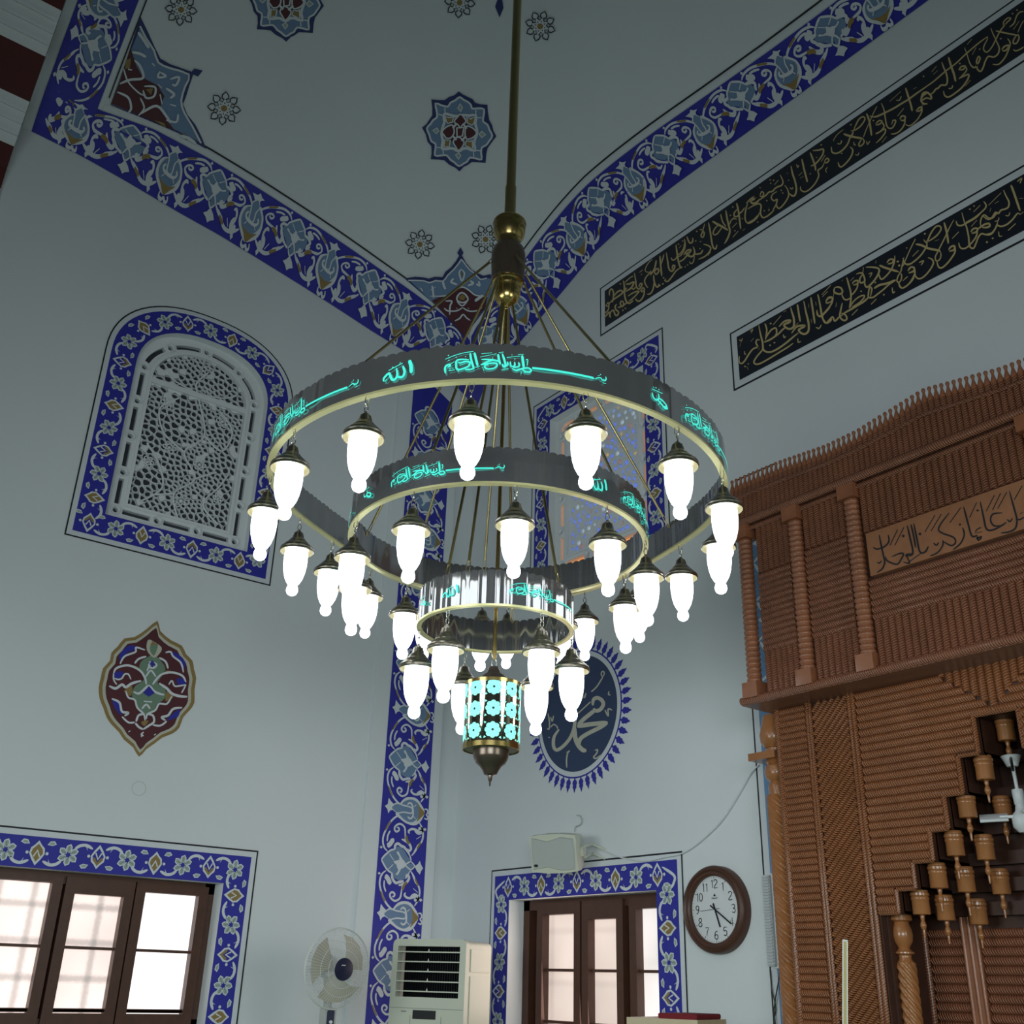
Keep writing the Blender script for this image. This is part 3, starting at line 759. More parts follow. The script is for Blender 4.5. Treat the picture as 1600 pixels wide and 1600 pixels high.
kn = sorted([(s, 'A', True) for s in L_A] + [(s, 'B', True) for s in L_B])
kn = [(max(.70, kn[0][0] - .36), 'A', False)] + kn + [(kn[-1][0] + .40, 'B', False)]
arabesque(p, kn, plL, .41)
tag(p.build('trim_4'), kind='structure')
p = Paint(surfR, .006, .0028); p.sub = 1; p.unit = .40
plR = lambda x, t: (x, (1 - t) * WRB(x))
band_mesh(p, XL + .005, 1.5, plR, 1.0, 0.0, BLUE, 0, 110)
band_mesh(p, XL + .29, 1.5, lambda y, t: (y, WRB(y) + t), .004, .034, WHITE, 0, 90)
band_mesh(p, XL + .33, 1.5, lambda y, t: (y, WRB(y) + t), .044, .054, BLACK, 0, 90)
xk = lambda x, y: RC(x, y).x
R_A = [xk(*q) for q in ((1298, 52), (1159, 153), (1044, 241), (942, 323), (853, 415))]
R_B = [xk(*q) for q in ((1372, 8), (1233, 116), (1106, 212), (997, 294), (904, 375), (808, 475))]
kn = sorted([(s, 'A', True) for s in R_A] + [(s, 'B', True) for s in R_B])
kn = [(kn[0][0] - .42, 'A', True)] + kn + [(kn[-1][0] + .43 * (i + 1), 'AB'[i % 2], True) for i in range(7)]
arabesque(p, kn, plR, .41)
tag(p.build('trim_5'), kind='structure')
p = Paint(surfE, .006, .0028); p.sub = 1; p.unit = .39
plE = lambda x, t: (x, 1.062 - t * (1.062 - .672))
band_mesh(p, XL + .03, .5, plE, 1.0, 0.0, BLUE, 0, 80)
band_mesh(p, XL + .24, .5, lambda x, t: (x, 1.066 + t), 0, .036, WHITE, 0, 80)
band_mesh(p, XL + .28, .5, lambda x, t: (x, 1.108 + t), 0, .010, BLACK, 0, 80)
E_A = xk(152, 78); E_B = xk(161, 4)
kn = [(E_A - .32, 'B', False), (E_A, 'A', True), (E_B, 'B', True)] + [(E_B + .40 * (i + 1), 'AB'[i % 2], True) for i in range(6)]
arabesque(p, kn, plE, .36)
tag(p.build('trim_6'), kind='structure')

# ------------------------------------------------------------ flower bands round the windows
def flower_band(name, surf, path, w, closed, n_between, out_sign, shift=0):
    """path: centre line of the band as corner points; each run carries flowers; out_sign: +1 when the outer side lies left of travel"""
    p = Paint(surf, .003, .0009)
    runs = list(zip(path, path[1:]))
    L = [0]
    for a, b in runs: L.append(L[-1] + math.hypot(b[0] - a[0], b[1] - a[1]))
    def at(s):
        s = min(max(s, 0), L[-1] - 1e-6)
        for i in range(len(runs)):
            if s <= L[i + 1]: break
        a, b = runs[i]; f = (s - L[i]) / (L[i + 1] - L[i]); d = ((b[0] - a[0]) / (L[i + 1] - L[i]), (b[1] - a[1]) / (L[i + 1] - L[i]))
        return (a[0] + (b[0] - a[0]) * f, a[1] + (b[1] - a[1]) * f), d
    N = max(2, round(L[-1] / (w * n_between))); step = L[-1] / N
    def local(s0):
        (cx, cy), (dx, dy) = at(s0)
        nx, ny = -dy * out_sign, dx * out_sign
        return lambda u, v: (cx + dx * u * w + nx * v * w, cy + dy * u * w + ny * v * w)
    items = []
    for k in range(N + (0 if closed else 1)):
        s0 = k * step; f = local(s0); kind = (k + shift) % 4
        if kind in (1, 3):
            for q in range(6):
                a = q * PI / 3 + .3; c, s_ = math.cos(a), math.sin(a)
                rot = lambda x, y: f(x * c - y * s_, x * s_ + y * c)
                p.fill([rot(*z) for z in ((.05, 0), (.16, .15), (.27, .15), (.36, .04), (.27, -.05), (.15, -.06))], WHITE, 2)
                p.fill([rot(*z) for z in ((.07, .01), (.16, .11), (.26, .11), (.31, .04), (.25, -.02), (.15, -.02))], PALE, 3)
                p.stroke([rot(.1, .02), rot(.26, .07)], .022 * w, BLACK, 4, smooth=0)
            p.fill([f(.075 * math.cos(a), .075 * math.sin(a)) for a in [i * PI / 4 for i in range(8)]], BLUE, 5)
        else:
            m = 1 if kind == 0 else -1
            g = lambda u, v: f(u, v * m)
            p.fill([g(*z) for z in ((0, .42), (.15, .22), (.25, .04), (.22, -.14), (.11, -.24), (0, -.38), (-.11, -.24), (-.22, -.14), (-.25, .04), (-.15, .22))], WHITE, 2)
            p.fill([g(*z) for z in ((0, .30), (.12, .14), (.19, .03), (.16, -.10), (.07, -.18), (0, -.28), (-.07, -.18), (-.16, -.10), (-.19, .03), (-.12, .14))], BLUE if kind == 0 else GOLD, 3)
            p.fill([g(*z) for z in ((-.18, .0), (-.10, -.02), (0, -.16), (.10, -.02), (.18, .0), (.14, -.12), (0, -.27), (-.14, -.12))], GOLD, 4)
            p.stroke([g(-.10, .14), g(0, -.06), g(.10, .14)], .07 * w, WHITE, 5, smooth=0, taper=.7)
            for sx in (-1, 1):
                p.fill([g(*z) for z in ((sx * .28, -.26), (sx * .36, -.38), (sx * .50, -.40), (sx * .58, -.30), (sx * .46, -.24))], WHITE, 2)
                p.fill([g(*z) for z in ((sx * .32, -.28), (sx * .38, -.35), (sx * .49, -.36), (sx * .52, -.30), (sx * .45, -.27))], PALE, 3)
                p.fill([g(sx * .32 + .055 * math.cos(a), .02 + .055 * math.sin(a)) for a in [i * PI / 3 for i in range(6)]], WHITE, 2)
        items.append((s0, kind))
    for (s0, k0), (s1, k1) in zip(items, items[1:] + ([(L[-1], items[0][1])] if closed else [])):
        if k0 in (1, 3): sa, sb, kk = s0, s1, k1
        else: sa, sb, kk = s1, s0, k0
        m = 1 if kk == 0 else -1
        f0 = lambda t, v: local(sa + (sb - sa) * t)(0, v * m)
        p.stroke([f0(.18, .20), f0(.34, .33), f0(.55, .36), f0(.78, .26)], .10 * w, WHITE, 2, taper=.25)
        p.fill([f0(.42, .36), f0(.56, .38), f0(.62, .18), f0(.55, .30)], WHITE, 2)
    return p
def frame_rects(p, outer, inner, line=.011, gap=.036):
    (a0, a1, b0, b1), (i0, i1, j0, j1) = outer, inner
    def fr(o, i, mi, ly):
        O = rect(o); I = rect(i)
        p.mb.add([p.put(q, ly) for q in O + I], [(k, (k + 1) % 4, 4 + (k + 1) % 4, 4 + k) for k in range(4)], mi)
    e = lambda r, d: (r[0] + d, r[1] - d, r[2] + d, r[3] - d)
    fr(outer, e(outer, line), BLACK, 0); fr(e(outer, line), e(outer, gap + line), WHITE, 0); fr(e(outer, gap + line), inner, BLUE, 0)
O1 = (1.30, 3.305, .70, 2.068)
c = (O1[1] - .047 + WIN_L[1]) / 2; ct = (O1[3] - .047 + WIN_L[3]) / 2; c0 = (O1[0] + .047 + WIN_L[0]) / 2
p = flower_band('a', on_left, [(c0, ct), (c, ct), (c, .80)], .19, False, 1.02, 1, 0)
frame_rects(p, O1, WIN_L); tag(p.build('trim_7'), kind='structure')
O2 = (-6.822, -4.808, .70, 2.036)
ca = (O2[0] + .047 + WIN_R[0]) / 2; cb = (O2[1] - .047 + WIN_R[1]) / 2; ct = (O2[3] - .047 + WIN_R[3]) / 2
p = flower_band('b', on_right, [(ca, .80), (ca, ct), (cb, ct), (cb, .80)], .19, False, 1.02, 1, 2)
frame_rects(p, O2, WIN_R); tag(p.build('trim_8'), kind='structure')
O3 = (-6.424, -4.804, 4.05, 5.955)
ca, cb, c0, ct = (O3[0] + .047 + STAIN[0]) / 2, (O3[1] - .047 + STAIN[1]) / 2, (O3[2] + .047 + STAIN[2]) / 2, (O3[3] - .047 + STAIN[3]) / 2
p = flower_band('c', on_right, [(ca, c0), (ca, ct), (cb, ct), (cb, c0), (ca, c0)], .185, True, 1.05, 1, 0)
frame_rects(p, O3, STAIN); tag(p.build('trim_9'), kind='structure')
# arched window surround
def arch_ring(p, oo, ii, mi, ly):
    k = len(oo)
    p.mb.add([p.put(q, ly) for q in oo + ii], [(i, (i + 1) % k, k + (i + 1) % k, k + i) for i in range(k)], mi)
AO = lambda d: arch_outline(1.553 + d, 3.134 - d, 4.05 + d, 5.60, 6.228 - d, n=32)
ARo = [AO(0), AO(.011), AO(.047), arch_outline(*ARCH, n=32)]
cl = arch_outline(1.699, 3.000, 4.188, 5.585, 6.094, n=32)
p = flower_band('d', on_left, cl + [cl[0]], .19, True, 1.02, -1, 0)
arch_ring(p, ARo[0], ARo[1], BLACK, 0); arch_ring(p, ARo[1], ARo[2], WHITE, 0); arch_ring(p, ARo[2], ARo[3], BLUE, 0)
tag(p.build('trim_10'), kind='structure')
# ------------------------------------------------------------ single painted ornaments on the vault and walls
def ceil_paint(h0=.008):
    p = Paint(px_ceil, h0, .003); p.sub = 1; return p
def zoomed(ox, oy, sc): return lambda P: [(ox + x * sc, oy + y * sc) for x, y in pts(P)]
# eight lobed rosette, drawn from its own centre (1 unit = 1/10 photo px)
ROS_OUT = '770 225 830 270 930 320 985 345 1030 405 1110 425 1218 435 1225 540 1245 670 1290 750 1310 840 1358 925 1300 1000 1220 1110 1200 1200 1188 1342 1080 1332 975 1328 900 1380 850 1400 780 1475 720 1420 620 1370 540 1300 440 1290 330 1285 345 1190 340 1080 280 1010 255 900 195 790 260 740 320 650 355 600 355 480 340 350 450 360 550 360 620 310 700 285'
ROS_W1 = '785 310 850 355 920 390 965 440 980 490 1080 485 1165 500 1160 600 1150 690 1220 740 1250 820 1295 915 1250 990 1200 1060 1130 1100 1120 1190 1125 1285 1040 1270 945 1255 900 1320 850 1345 775 1390 700 1330 640 1290 580 1220 480 1225 395 1220 405 1120 405 1040 340 1000 310 900 270 800 330 730 370 670 430 625 425 530 405 410 500 440 600 460 640 400 720 360'
ROS_PETAL = ['800 575 850 620 885 690 830 740 800 790 760 740 700 690 750 620', '510 850 570 780 650 745 680 760 700 860 650 940 580 950 540 900', '1050 870 990 940 900 965 870 900 880 780 930 765 1000 800', '765 1140 720 1080 685 1000 760 930 850 1000 830 1080']
ROS_GOLD = ['560 610 620 630 690 620 670 700 600 720 575 680', '900 620 960 650 1030 610 1015 700 980 750 910 710', '550 970 600 985 640 980 620 1090 590 1080 540 1090', '890 990 960 1000 980 970 990 1110 930 1090 870 1060']
def rosette(name, cx, cy, k, label, group=None):
    p = ceil_paint()
    q = lambda P: [(cx + (x - 778) * .1 * k, cy + (y - 852) * .1 * k) for x, y in pts(P)]
    p.fill(q(ROS_OUT), NAVY, 0, sub=2)
    p.fill(q(ROS_W1), SLATE, 1, sub=2)
    p.stroke(q(ROS_W1), 3.0 * k, WHITE, 2, smooth=2, closed=True)
    p.stroke(q('540 575 640 590 720 610 780 600 850 590 930 600 1040 595 1030 720 1050 800 1060 870 1030 950 1010 1040 1025 1150 900 1110 830 1120 770 1160 700 1120 640 1110 510 1120 520 1000 500 880 520 780 545 700'), 4.2 * k, WHITE, 3, smooth=2, closed=True)
    for P in ROS_PETAL: p.fill(q(P), RED, 4, smooth=3)
    for P in ROS_PETAL: p.stroke(q(P), 2.2 * k, WHITE, 5, smooth=3, closed=True)
    for P in ROS_GOLD: p.fill(q(P), GOLD, 4)
    for P in ROS_GOLD: p.stroke(q(P), 2.0 * k, WHITE, 5, smooth=0, closed=True)
    p.fill(q('640 720 900 720 930 980 650 1000'), RED, 3)
    p.stroke(q('740 790 850 780 830 915 745 925'), 2.6 * k, WHITE, 6, smooth=0, closed=True)
    for P in ('680 790 730 730', '840 720 895 800', '670 905 735 975', '815 990 885 915'): p.stroke(q(P), 4.0 * k, WHITE, 6, smooth=0, taper=.8)
    for P in ('550 480 560 560', '455 575 520 600', '1040 510 1035 600', '1060 630 1130 630', '430 1095 500 1100', '525 1140 530 1200', '1040 1140 1110 1150', '1000 1170 1005 1240'): p.stroke(q(P), 2.0 * k, WHITE, 3, smooth=0, taper=.9)
    for P in ('795 410 830 470 800 540 755 480', '365 830 430 790 460 840 420 880', '1195 895 1130 840 1090 890 1130 940', '765 1280 720 1210 770 1180 805 1220'):
        p.fill(q(P), PALE, 3); p.stroke(q(P), 2.0 * k, WHITE, 4, smooth=0, closed=True)
    o = p.build(name); return tag(o, label, 'painted rosette', group)
rosette('painted_rosette', 717.8, 205.2, 1.0, 'dark blue edged eight lobed rosette painted on the vault just left of the chandelier stem')
rosette('painted_rosette', 447, 1.5, 1.02, 'dark blue rosette at the top edge of the photo, left of the stem')
def star(cx, cy, r, rot, label):
    p = ceil_paint(.007)
    for k in range(8):
        a = rot + k * PI / 4; c, s_ = math.cos(a), math.sin(a)
        f = lambda u, v: (cx + (u * c - v * s_) * r, cy + (u * s_ + v * c) * r)
        leaf = [f(*z) for z in ((.50, 0), (.62, .20), (.80, .19), (1.0, 0), (.80, -.19), (.62, -.20))]
        p.fill(leaf, WHITE, 1); p.stroke(leaf, .075 * r, BLACK, 2, smooth=0, closed=True)
        b = rot + (k + 3) * PI / 4
        g = lambda rr, an: (cx + rr * r * math.cos(an), cy + rr * r * math.sin(an))
        p.stroke([g(.52, a), g(.52, b)], .17 * r, BLACK, 1, smooth=0, taper=1)
        p.stroke([g(.52, a), g(.52, b)], .10 * r, WHITE, 3, smooth=0, taper=1)
    p.fill([(cx + .20 * r * math.cos(rot + .39 + i * PI / 4), cy + .20 * r * math.sin(rot + .39 + i * PI / 4)) for i in range(8)], GOLD, 4)
    o = p.build('painted_star'); return tag(o, label, 'painted star', 'small eight pointed stars on the vault')
star(283, 15, 25, .1, 'small eight pointed star at the top of the vault above the left corner ornament')
star(350, 169, 26, .12, 'small eight pointed star beside the tip of the left corner ornament')
star(656, 381, 23, .15, 'small eight pointed star left of the bottom corner ornament, below the round rosette')
star(759, 373, 23, .35, 'small eight pointed star half hidden behind the brass collar of the chandelier')
star(719, 3, 24, .1, 'small eight pointed star cut by the top of the photo, left of the stem')
star(845, 40, 24, .3, 'small eight pointed star right of the chandelier stem')
# tip of the ornament of the vault crown
p = ceil_paint()
p.fill([(771, -30), (778, -2), (774, 10), (781, 27), (787, 12), (785, -2), (800, -30)], NAVY, 0)
tag(p.build('painted_spear_tip'), 'dark blue spear tip painted at the top edge beside the stem', 'painted ornament')
# corner ornament where the two wall arches meet
p = ceil_paint(.009); q = zoomed(600, 340, .1875)
edge = '170 505 260 490 330 495 372 506 420 490 488 492 510 450 560 410 600 360 625 315 610 292 637 245 663 290 650 312 682 372 732 432 790 465 830 482 880 470 930 485 1010 548'
p.fill(q(edge + ' 900 690 790 835 672 990 560 870 440 740'), NAVY, 0, sub=3)
slate = '215 524 330 524 378 540 430 522 492 526 530 478 580 430 630 368 645 346 668 372 712 428 762 466 806 512 860 500 920 510 970 570 880 690 790 820 672 975 560 860 430 735'
p.fill(q(slate), SLATE, 1, sub=3)
p.stroke(q('200 520 330 522 378 538 430 520 492 524 530 476 580 428 630 366 645 344 668 370 712 426 762 464 806 510 860 498'), 2.2, WHITE, 3, smooth=2, taper=.9)
p.fill(q('395 690 470 655 545 640 590 600 655 575 712 605 765 645 865 655 850 740 760 850 672 985 560 865 450 745'), RED, 2, sub=3)
p.stroke(q('380 650 470 650 545 636 588 598 655 572 714 602 768 642 870 650'), 2.4, WHITE, 4, smooth=3)
p.stroke(q('650 618 688 645 700 682 655 702 610 682 615 645'), 2.6, WHITE, 4, closed=True, smooth=3)
p.fill(q('652 632 682 655 668 682 632 680 622 655'), GOLD, 3)
for P, w in (('608 690 652 728 696 690', 2.2), ('656 742 600 772 530 772 498 748', 2.2), ('656 742 712 772 780 768 822 742', 2.2), ('588 856 628 836 660 802 692 832 722 850', 2.4), ('545 805 548 735 565 690 510 690', 2.6),
             ('760 690 800 660 830 640', 4.5), ('600 745 612 752', 2), ('700 745 712 752', 2), ('400 560 405 605 410 665', 3.0), ('385 600 430 570', 2.5), ('490 520 498 560 512 590', 3.4), ('580 500 560 530 610 550', 3.4), ('720 520 745 540 700 560', 3.4), ('645 420 628 455 650 520 672 460 648 425', 2.6), ('790 520 800 560 770 545', 3), ('300 580 320 610', 4)):
    p.stroke(q(P), w, WHITE, 5)
p.fill(q('645 445 658 465 650 485 640 465'), GOLD, 5)
tag(p.build('painted_corner_ornament'), 'dark red and blue painted ornament in the vault corner behind the chandelier', 'painted ornament')
p = ceil_paint(.009); q = zoomed(0, 0, .3125)
p.fill(q('702 82 740 160 772 232 802 292 850 320 912 342 958 358 972 342 1014 352 990 382 966 372 946 430 930 482 915 520 936 572 976 622 1006 682 1032 745 890 664 552 524 622 330'), NAVY, 0, sub=3)
p.fill(q('700 140 728 192 768 254 790 312 850 342 942 374 924 430 904 500 918 560 958 630 1000 712 890 655 556 520 622 335'), SLATE, 1, sub=3)
p.stroke(q('700 130 730 190 770 252 792 312 850 340 945 372 926 430 906 500 920 560 960 630 1004 716'), 3.2, WHITE, 3, taper=.9, smooth=2)
p.fill(q('556 518 600 405 652 240 682 330 716 388 790 428 822 480 800 535 845 615 872 650'), RED, 2, sub=3)
for P, w in (('585 460 640 488 655 540 640 565', 3.5), ('598 420 650 398 715 388 700 330 672 300', 4.0), ('618 342 640 408 690 462 720 478', 2.6), ('720 430 775 435 770 480 730 490 715 450', 3.4), ('700 490 720 540 690 580', 2.6), ('700 570 780 530 830 580 850 615', 4.0),
             ('790 420 810 440', 4), ('660 260 700 268 730 285', 4.5), ('760 315 775 330', 5), ('800 355 790 385 830 380 800 360', 3.4), ('850 395 895 385 880 425 860 420', 3.6), ('830 440 870 470 850 490', 4), ('850 520 880 530', 5), ('830 600 880 610 890 570', 3.5), ('900 680 940 690 980 720', 5), ('800 470 810 520', 5), ('690 160 720 200 745 240', 5), ('640 345 660 350', 5)):
    p.stroke(q(P), w, WHITE, 5)
for P in ('630 300 655 290 650 340 625 345', '728 445 765 440 755 475', '770 600 820 615 830 640', '900 660 950 690 930 700'): p.fill(q(P), GOLD, 4)
tag(p.build('painted_corner_ornament'), 'red and blue painted ornament in the vault corner by the striped arch', 'painted ornament')
# almond medallion on the left wall
p = Paint(px_left, .002, .0009); q = zoomed(120, 940, .2)
out = pts('630 150 652 230 740 305 820 345 852 410 902 462 915 530 932 600 918 690 918 790 880 850 830 905 800 985 745 1032 668 1062 605 1110 540 1155 485 1212 440 1140 368 1080 330 1022 270 960 230 900 206 830 178 760 170 670 188 590 205 520 258 462 270 400 320 350 372 288 450 278 545 215')
cx_, cy_ = 550, 690
sh = lambda k: [(120 + .2 * (cx_ + (x - cx_) * k), 940 + .2 * (cy_ + (y - cy_) * (1 - (1 - k) * .75))) for x, y in out]
p.fill(sh(1), GOLD, 0, smooth=2); p.fill(sh(.925), CREAM, 1, smooth=2); p.fill(sh(.86), RED, 2, smooth=2)
p.fill(q('600 415 660 470 690 530 650 600 630 640 690 690 682 760 622 805 600 860 540 885 482 850 450 785 428 725 455 660 512 622 532 580 488 525 500 470 545 440'), GREEN, 3, smooth=3)
for P in ('470 355 440 385 390 400 345 470 330 420 400 345', '730 395 760 440 800 470 820 540 850 480 790 410', '290 560 300 600 360 585 350 545', '780 600 850 610 845 650 790 650', '275 770 300 840 350 890 340 800', '800 840 745 880 700 930 790 900'): p.fill(q(P), BLUE, 3, smooth=2)
for P in ('555 300 610 320 660 360 650 400 600 440 545 380', ): p.fill(q(P), CREAM, 4, smooth=3)
p.fill(q('575 340 630 330 620 385 598 425 570 385'), GREEN, 5, smooth=2); p.fill(q('590 310 630 340 570 340'), GOLD, 6)
for P in ('440 500 490 520 480 540', '690 540 740 545 700 570', '365 700 430 660 420 740', '700 700 755 745 690 780', '500 940 560 930 525 975'): p.fill(q(P), GOLD, 4, smooth=2)
for P, w in (('335 490 370 430 455 395 460 360 530 380', 3.0), ('690 400 730 395 750 430 810 480 830 555', 3.0), ('285 560 310 520 400 500 490 540 530 600 540 650', 3.4), ('850 630 820 580 740 555 660 570 610 620 590 650', 3.4), ('450 485 480 450 540 430', 3.2), ('640 440 690 470 710 525', 3.2),
             ('250 660 300 680 350 650 380 670 430 640 500 620', 4.2), ('860 745 800 740 740 720 700 680 640 640', 4.2), ('380 700 400 750 450 770 470 830 520 880 530 930', 3.0), ('740 740 700 800 640 800 610 850 550 880 540 920', 3.0), ('270 760 330 790 350 860 400 870 370 895', 3.6), ('820 830 750 840 710 890 660 905 690 930', 3.6), ('350 900 400 945 450 945', 3.0), ('590 965 650 970 700 935', 3.0),
             ('460 940 480 890 520 880', 3.4), ('540 880 590 890 600 940 560 970 515 1000', 3.4), ('455 950 480 980 515 1000', 3.4), ('440 705 480 720 520 690 560 660 600 700 640 720 680 730', 3.6), ('545 545 580 480 600 520', 3), ('560 470 620 490 600 520 560 510 570 475', 2.8), ('520 780 585 785', 4), ('505 840 540 805 570 840', 3), ('535 590 575 540 615 590', 2.8), ('290 600 320 610 350 600 370 570 400 570 420 610', 2.6), ('715 650 740 620 760 660 800 660 850 650', 2.6), ('285 560 285 610 310 650', 2.4), ('850 650 830 690 815 715', 2.4), ('500 1060 510 1030', 3.4), ('520 1020 500 1040 520 1050', 2.4), ('400 1020 415 1010', 3), ('600 1045 615 1035', 3)):
    p.stroke(q(P), w, WHITE, 6, taper=.5)
p.fill(q('560 660 605 715 560 745 515 715'), BLUE, 7); p.fill(q('585 460 610 490 590 515 565 490'), BLUE, 7)
tag(p.build('painted_medallion'), 'almond shaped red, green and ochre medallion painted on the left wall', 'painted medallion')
# round calligraphy medallion on the right wall
RCX, RCZ = -5.812, 3.085
p = Paint(on_right, .002, .0009)
p.fill([(RCX + .475 * math.cos(i * PI / 36), RCZ + .475 * math.sin(i * PI / 36)) for i in range(72)], BLUE, 0)
p.fill([(RCX + .464 * math.cos(i * PI / 36), RCZ + .464 * math.sin(i * PI / 36)) for i in range(72)], WHITE, 1)
p.fill([(RCX + .428 * math.cos(i * PI / 36), RCZ + .428 * math.sin(i * PI / 36)) for i in range(72)], MID, 2)
NSP = 46
for k in range(NSP):
    a = 2 * PI * k / NSP; c, s_ = math.cos(a), math.sin(a)
    f = lambda u, v: (RCX + u * c - v * s_, RCZ + u * s_ + v * c)
    p.fill([f(*z) for z in ((.470, -.006), (.486, -.008), (.492, -.020), (.510, -.026), (.522, -.019), (.540, -.022), (.548, -.013), (.580, 0), (.548, .013), (.540, .022), (.522, .019), (.510, .026), (.492, .020), (.486, .008), (.470, .006))], BLUE, 0)
MUH = '''612 700 618 650 650 632 690 650 706 690 680 735 640 748 618 725|34; 632 742 590 775 540 815 478 872|36; 470 888 560 872 650 862 746 852|40; 744 858 660 905 560 955 500 1000 492 1050|36; 452 890 455 980 480 1050 520 1095 556 1104|40;
458 690 455 800 445 900 410 990 350 1062 290 1098 262 1060 268 980 312 912|30; 480 772 592 668|13t; 600 578 650 530 700 450|13t; 702 450 688 420 700 395 716 410 706 440|11t; 500 588 506 632 522 630 526 600 540 632 552 588|12t; 380 1256 378 1180 390 1120 408 1104|13; 400 1105 375 1120|13;
630 1100 655 1096 645 1130 620 1160 640 1172 684 1142|13; 720 738 750 795 750 732 786 742|13; 758 572 752 602 772 606|11; 508 462 545 436|11t; 205 905 222 910 226 850 212 770|12; 235 800 250 842 262 790|11; 236 895 262 870 290 885 300 910|12; 222 985|14'''
q = zoomed(820, 980, .175)
ap = Paint(px_right, .002, .0009)
ap.script(MUH, 820, 980, .175, CREAM, 4)
off = len(p.mb.v); p.mb.v += ap.mb.v; p.mb.f += [[i + off for i in f] for f in ap.mb.f]; p.mb.m += ap.mb.m
tag(p.build('painted_roundel'), 'dark blue roundel with cream calligraphy and a leaf fringe on the right wall', 'painted medallion')
# the two long black calligraphy panels
def panel(name, px_corner_tl, px_corner_bl, xr, texts, label):
    a, b = RY(*px_corner_tl), RY(*px_corner_bl)
    x0 = (a.x + b.x) / 2; z1, z0 = a.z, b.z
    p = Paint(on_right, .002, .0009)
    def fr(r, mi, ly): p.fill(rect(r), mi, ly)
    fr((x0, xr, z0, z1), BLACK, 0); fr((x0 + .014, xr - .014, z0 + .014, z1 - .014), WHITE, 1); fr((x0 + .062, xr - .062, z0 + .062, z1 - .062), INK, 2)
    t = Paint(px_right, .002, .0009)
    for data, ox, oy, sc in texts: t.script(data, ox, oy, sc, LEAF, 4, wk=1.0)
    off = len(p.mb.v); p.mb.v += t.mb.v; p.mb.f += [[i + off for i in f] for f in t.mb.f]; p.mb.m += t.mb.m
    tag(p.build(name), label, 'calligraphy panel')
T1 = '''232 822 230 765 262 718 290 760 292 840 276 932|22; 212 958 300 880 400 812 436 772 408 742 352 768 296 835|24; 182 968 212 932 224 968 190 990 172 968|18; 222 962 216 1030 184 1082 150 1072|20; 150 1172 200 1110 242 1082 236 1140 252 1164|24; 240 1090 290 1050 320 1122 352 1132 372 1080 330 1040 320 990 346 955|24;
362 1010 402 1000 442 985|20; 432 900 402 930 412 980 442 986 452 940 430 902|22; 440 990 482 950 522 930|20; 440 1052|26; 480 1022|26; 448 588 464 680 462 760 476 860 502 922 542 942 604 900|26; 440 782 472 740 500 700|20; 520 832 600 780 692 754 640 822 580 880 532 912|22;
752 720 722 742 742 762 778 730 758 700 732 716|20; 778 722 772 800 740 870 692 912 650 892 640 868|22; 620 468 640 580 652 682 690 722 722 690 742 640 712 638 690 692|22; 488 642 540 640 612 610 572 700 480 762|26; 470 620 560 540 604 518|16; 400 640|26; 560 690 602 722 640 690|18; 700 462 752 418|12t; 720 502 742 480|10t;
902 258 850 300 800 382 792 440 850 460 882 430|14; 890 452 820 512 780 590 802 660 832 702|20; 962 268 950 350 922 430 868 505|24; 928 452 980 400 1002 440 962 492 930 452|24; 1020 198 1032 350 1050 522|26; 1082 178 1062 260 1030 350|18; 920 500 930 600 962 682 992 682 1006 638|24; 930 610 912 720 870 792 818 802|22;
1076 545|28; 1066 640|28; 1020 665|26; 1120 148 1140 280 1160 400 1200 442 1232 420 1252 358 1220 358 1210 412|24; 1270 28 1290 170 1312 300 1340 382 1364 384|26; 1340 390 1270 440 1200 540 1140 602 1100 590 1110 558|22; 1192 228 1220 270 1262 250 1290 200|18; 1310 300 1382 262 1440 200 1484 180|22;
1390 190 1440 122 1502 108 1480 150 1430 172 1492 212 1542 200 1562 140 1540 58|28; 1402 0 1390 82 1340 160 1300 182|18; 1360 375|22; 1412 374|22; 1452 344|22; 1480 290 1502 322 1540 300 1562 208|16'''
T2 = '''240 700 262 760 290 802 330 780 332 718|24; 200 735 214 820 200 902 150 990 110 1012|20; 110 820|24; 175 770|24; 380 770|24; 120 882 152 838|10t; 370 980 430 970 462 960 492 908|24; 445 890|22; 498 820 570 840 612 880 590 942 520 1012 420 1056|22; 440 590 480 600 512 650 492 712 460 690 480 640 492 590 522 500|20; 395 620|26; 455 780|22;
578 482 602 600 630 782 652 870 690 892 712 828|26; 570 1002 612 938|10t; 638 460 720 510 800 550 884 602|34; 768 348 800 470 852 542|20; 800 540 720 652 670 672 650 640 682 570 752 500|20; 848 290 870 420 892 520 912 620 880 722 828 812|28; 910 512 930 452 972 420 1022 432|18; 1042 260 982 330 984 382 1032 384 1062 340 1100 312 1144 248|22; 1018 178 1046 300 1062 420 1082 584|28; 908 492 980 392|16;
920 370|24; 960 240|24; 1106 420|20; 950 562 1022 488|12t; 992 610|24; 958 712 1042 618|12t; 1108 612 1152 578|16; 1170 182 1240 112 1304 80 1322 60 1282 122 1232 142 1272 182 1342 160 1374 118|30; 1192 180 1162 280 1150 420 1192 492 1262 472 1342 400 1372 330|22; 1192 272 1290 212 1372 190 1402 232 1390 330 1422 402 1482 392 1562 330 1602 288|24; 1450 300|22; 1520 290|24; 1346 475|22'''
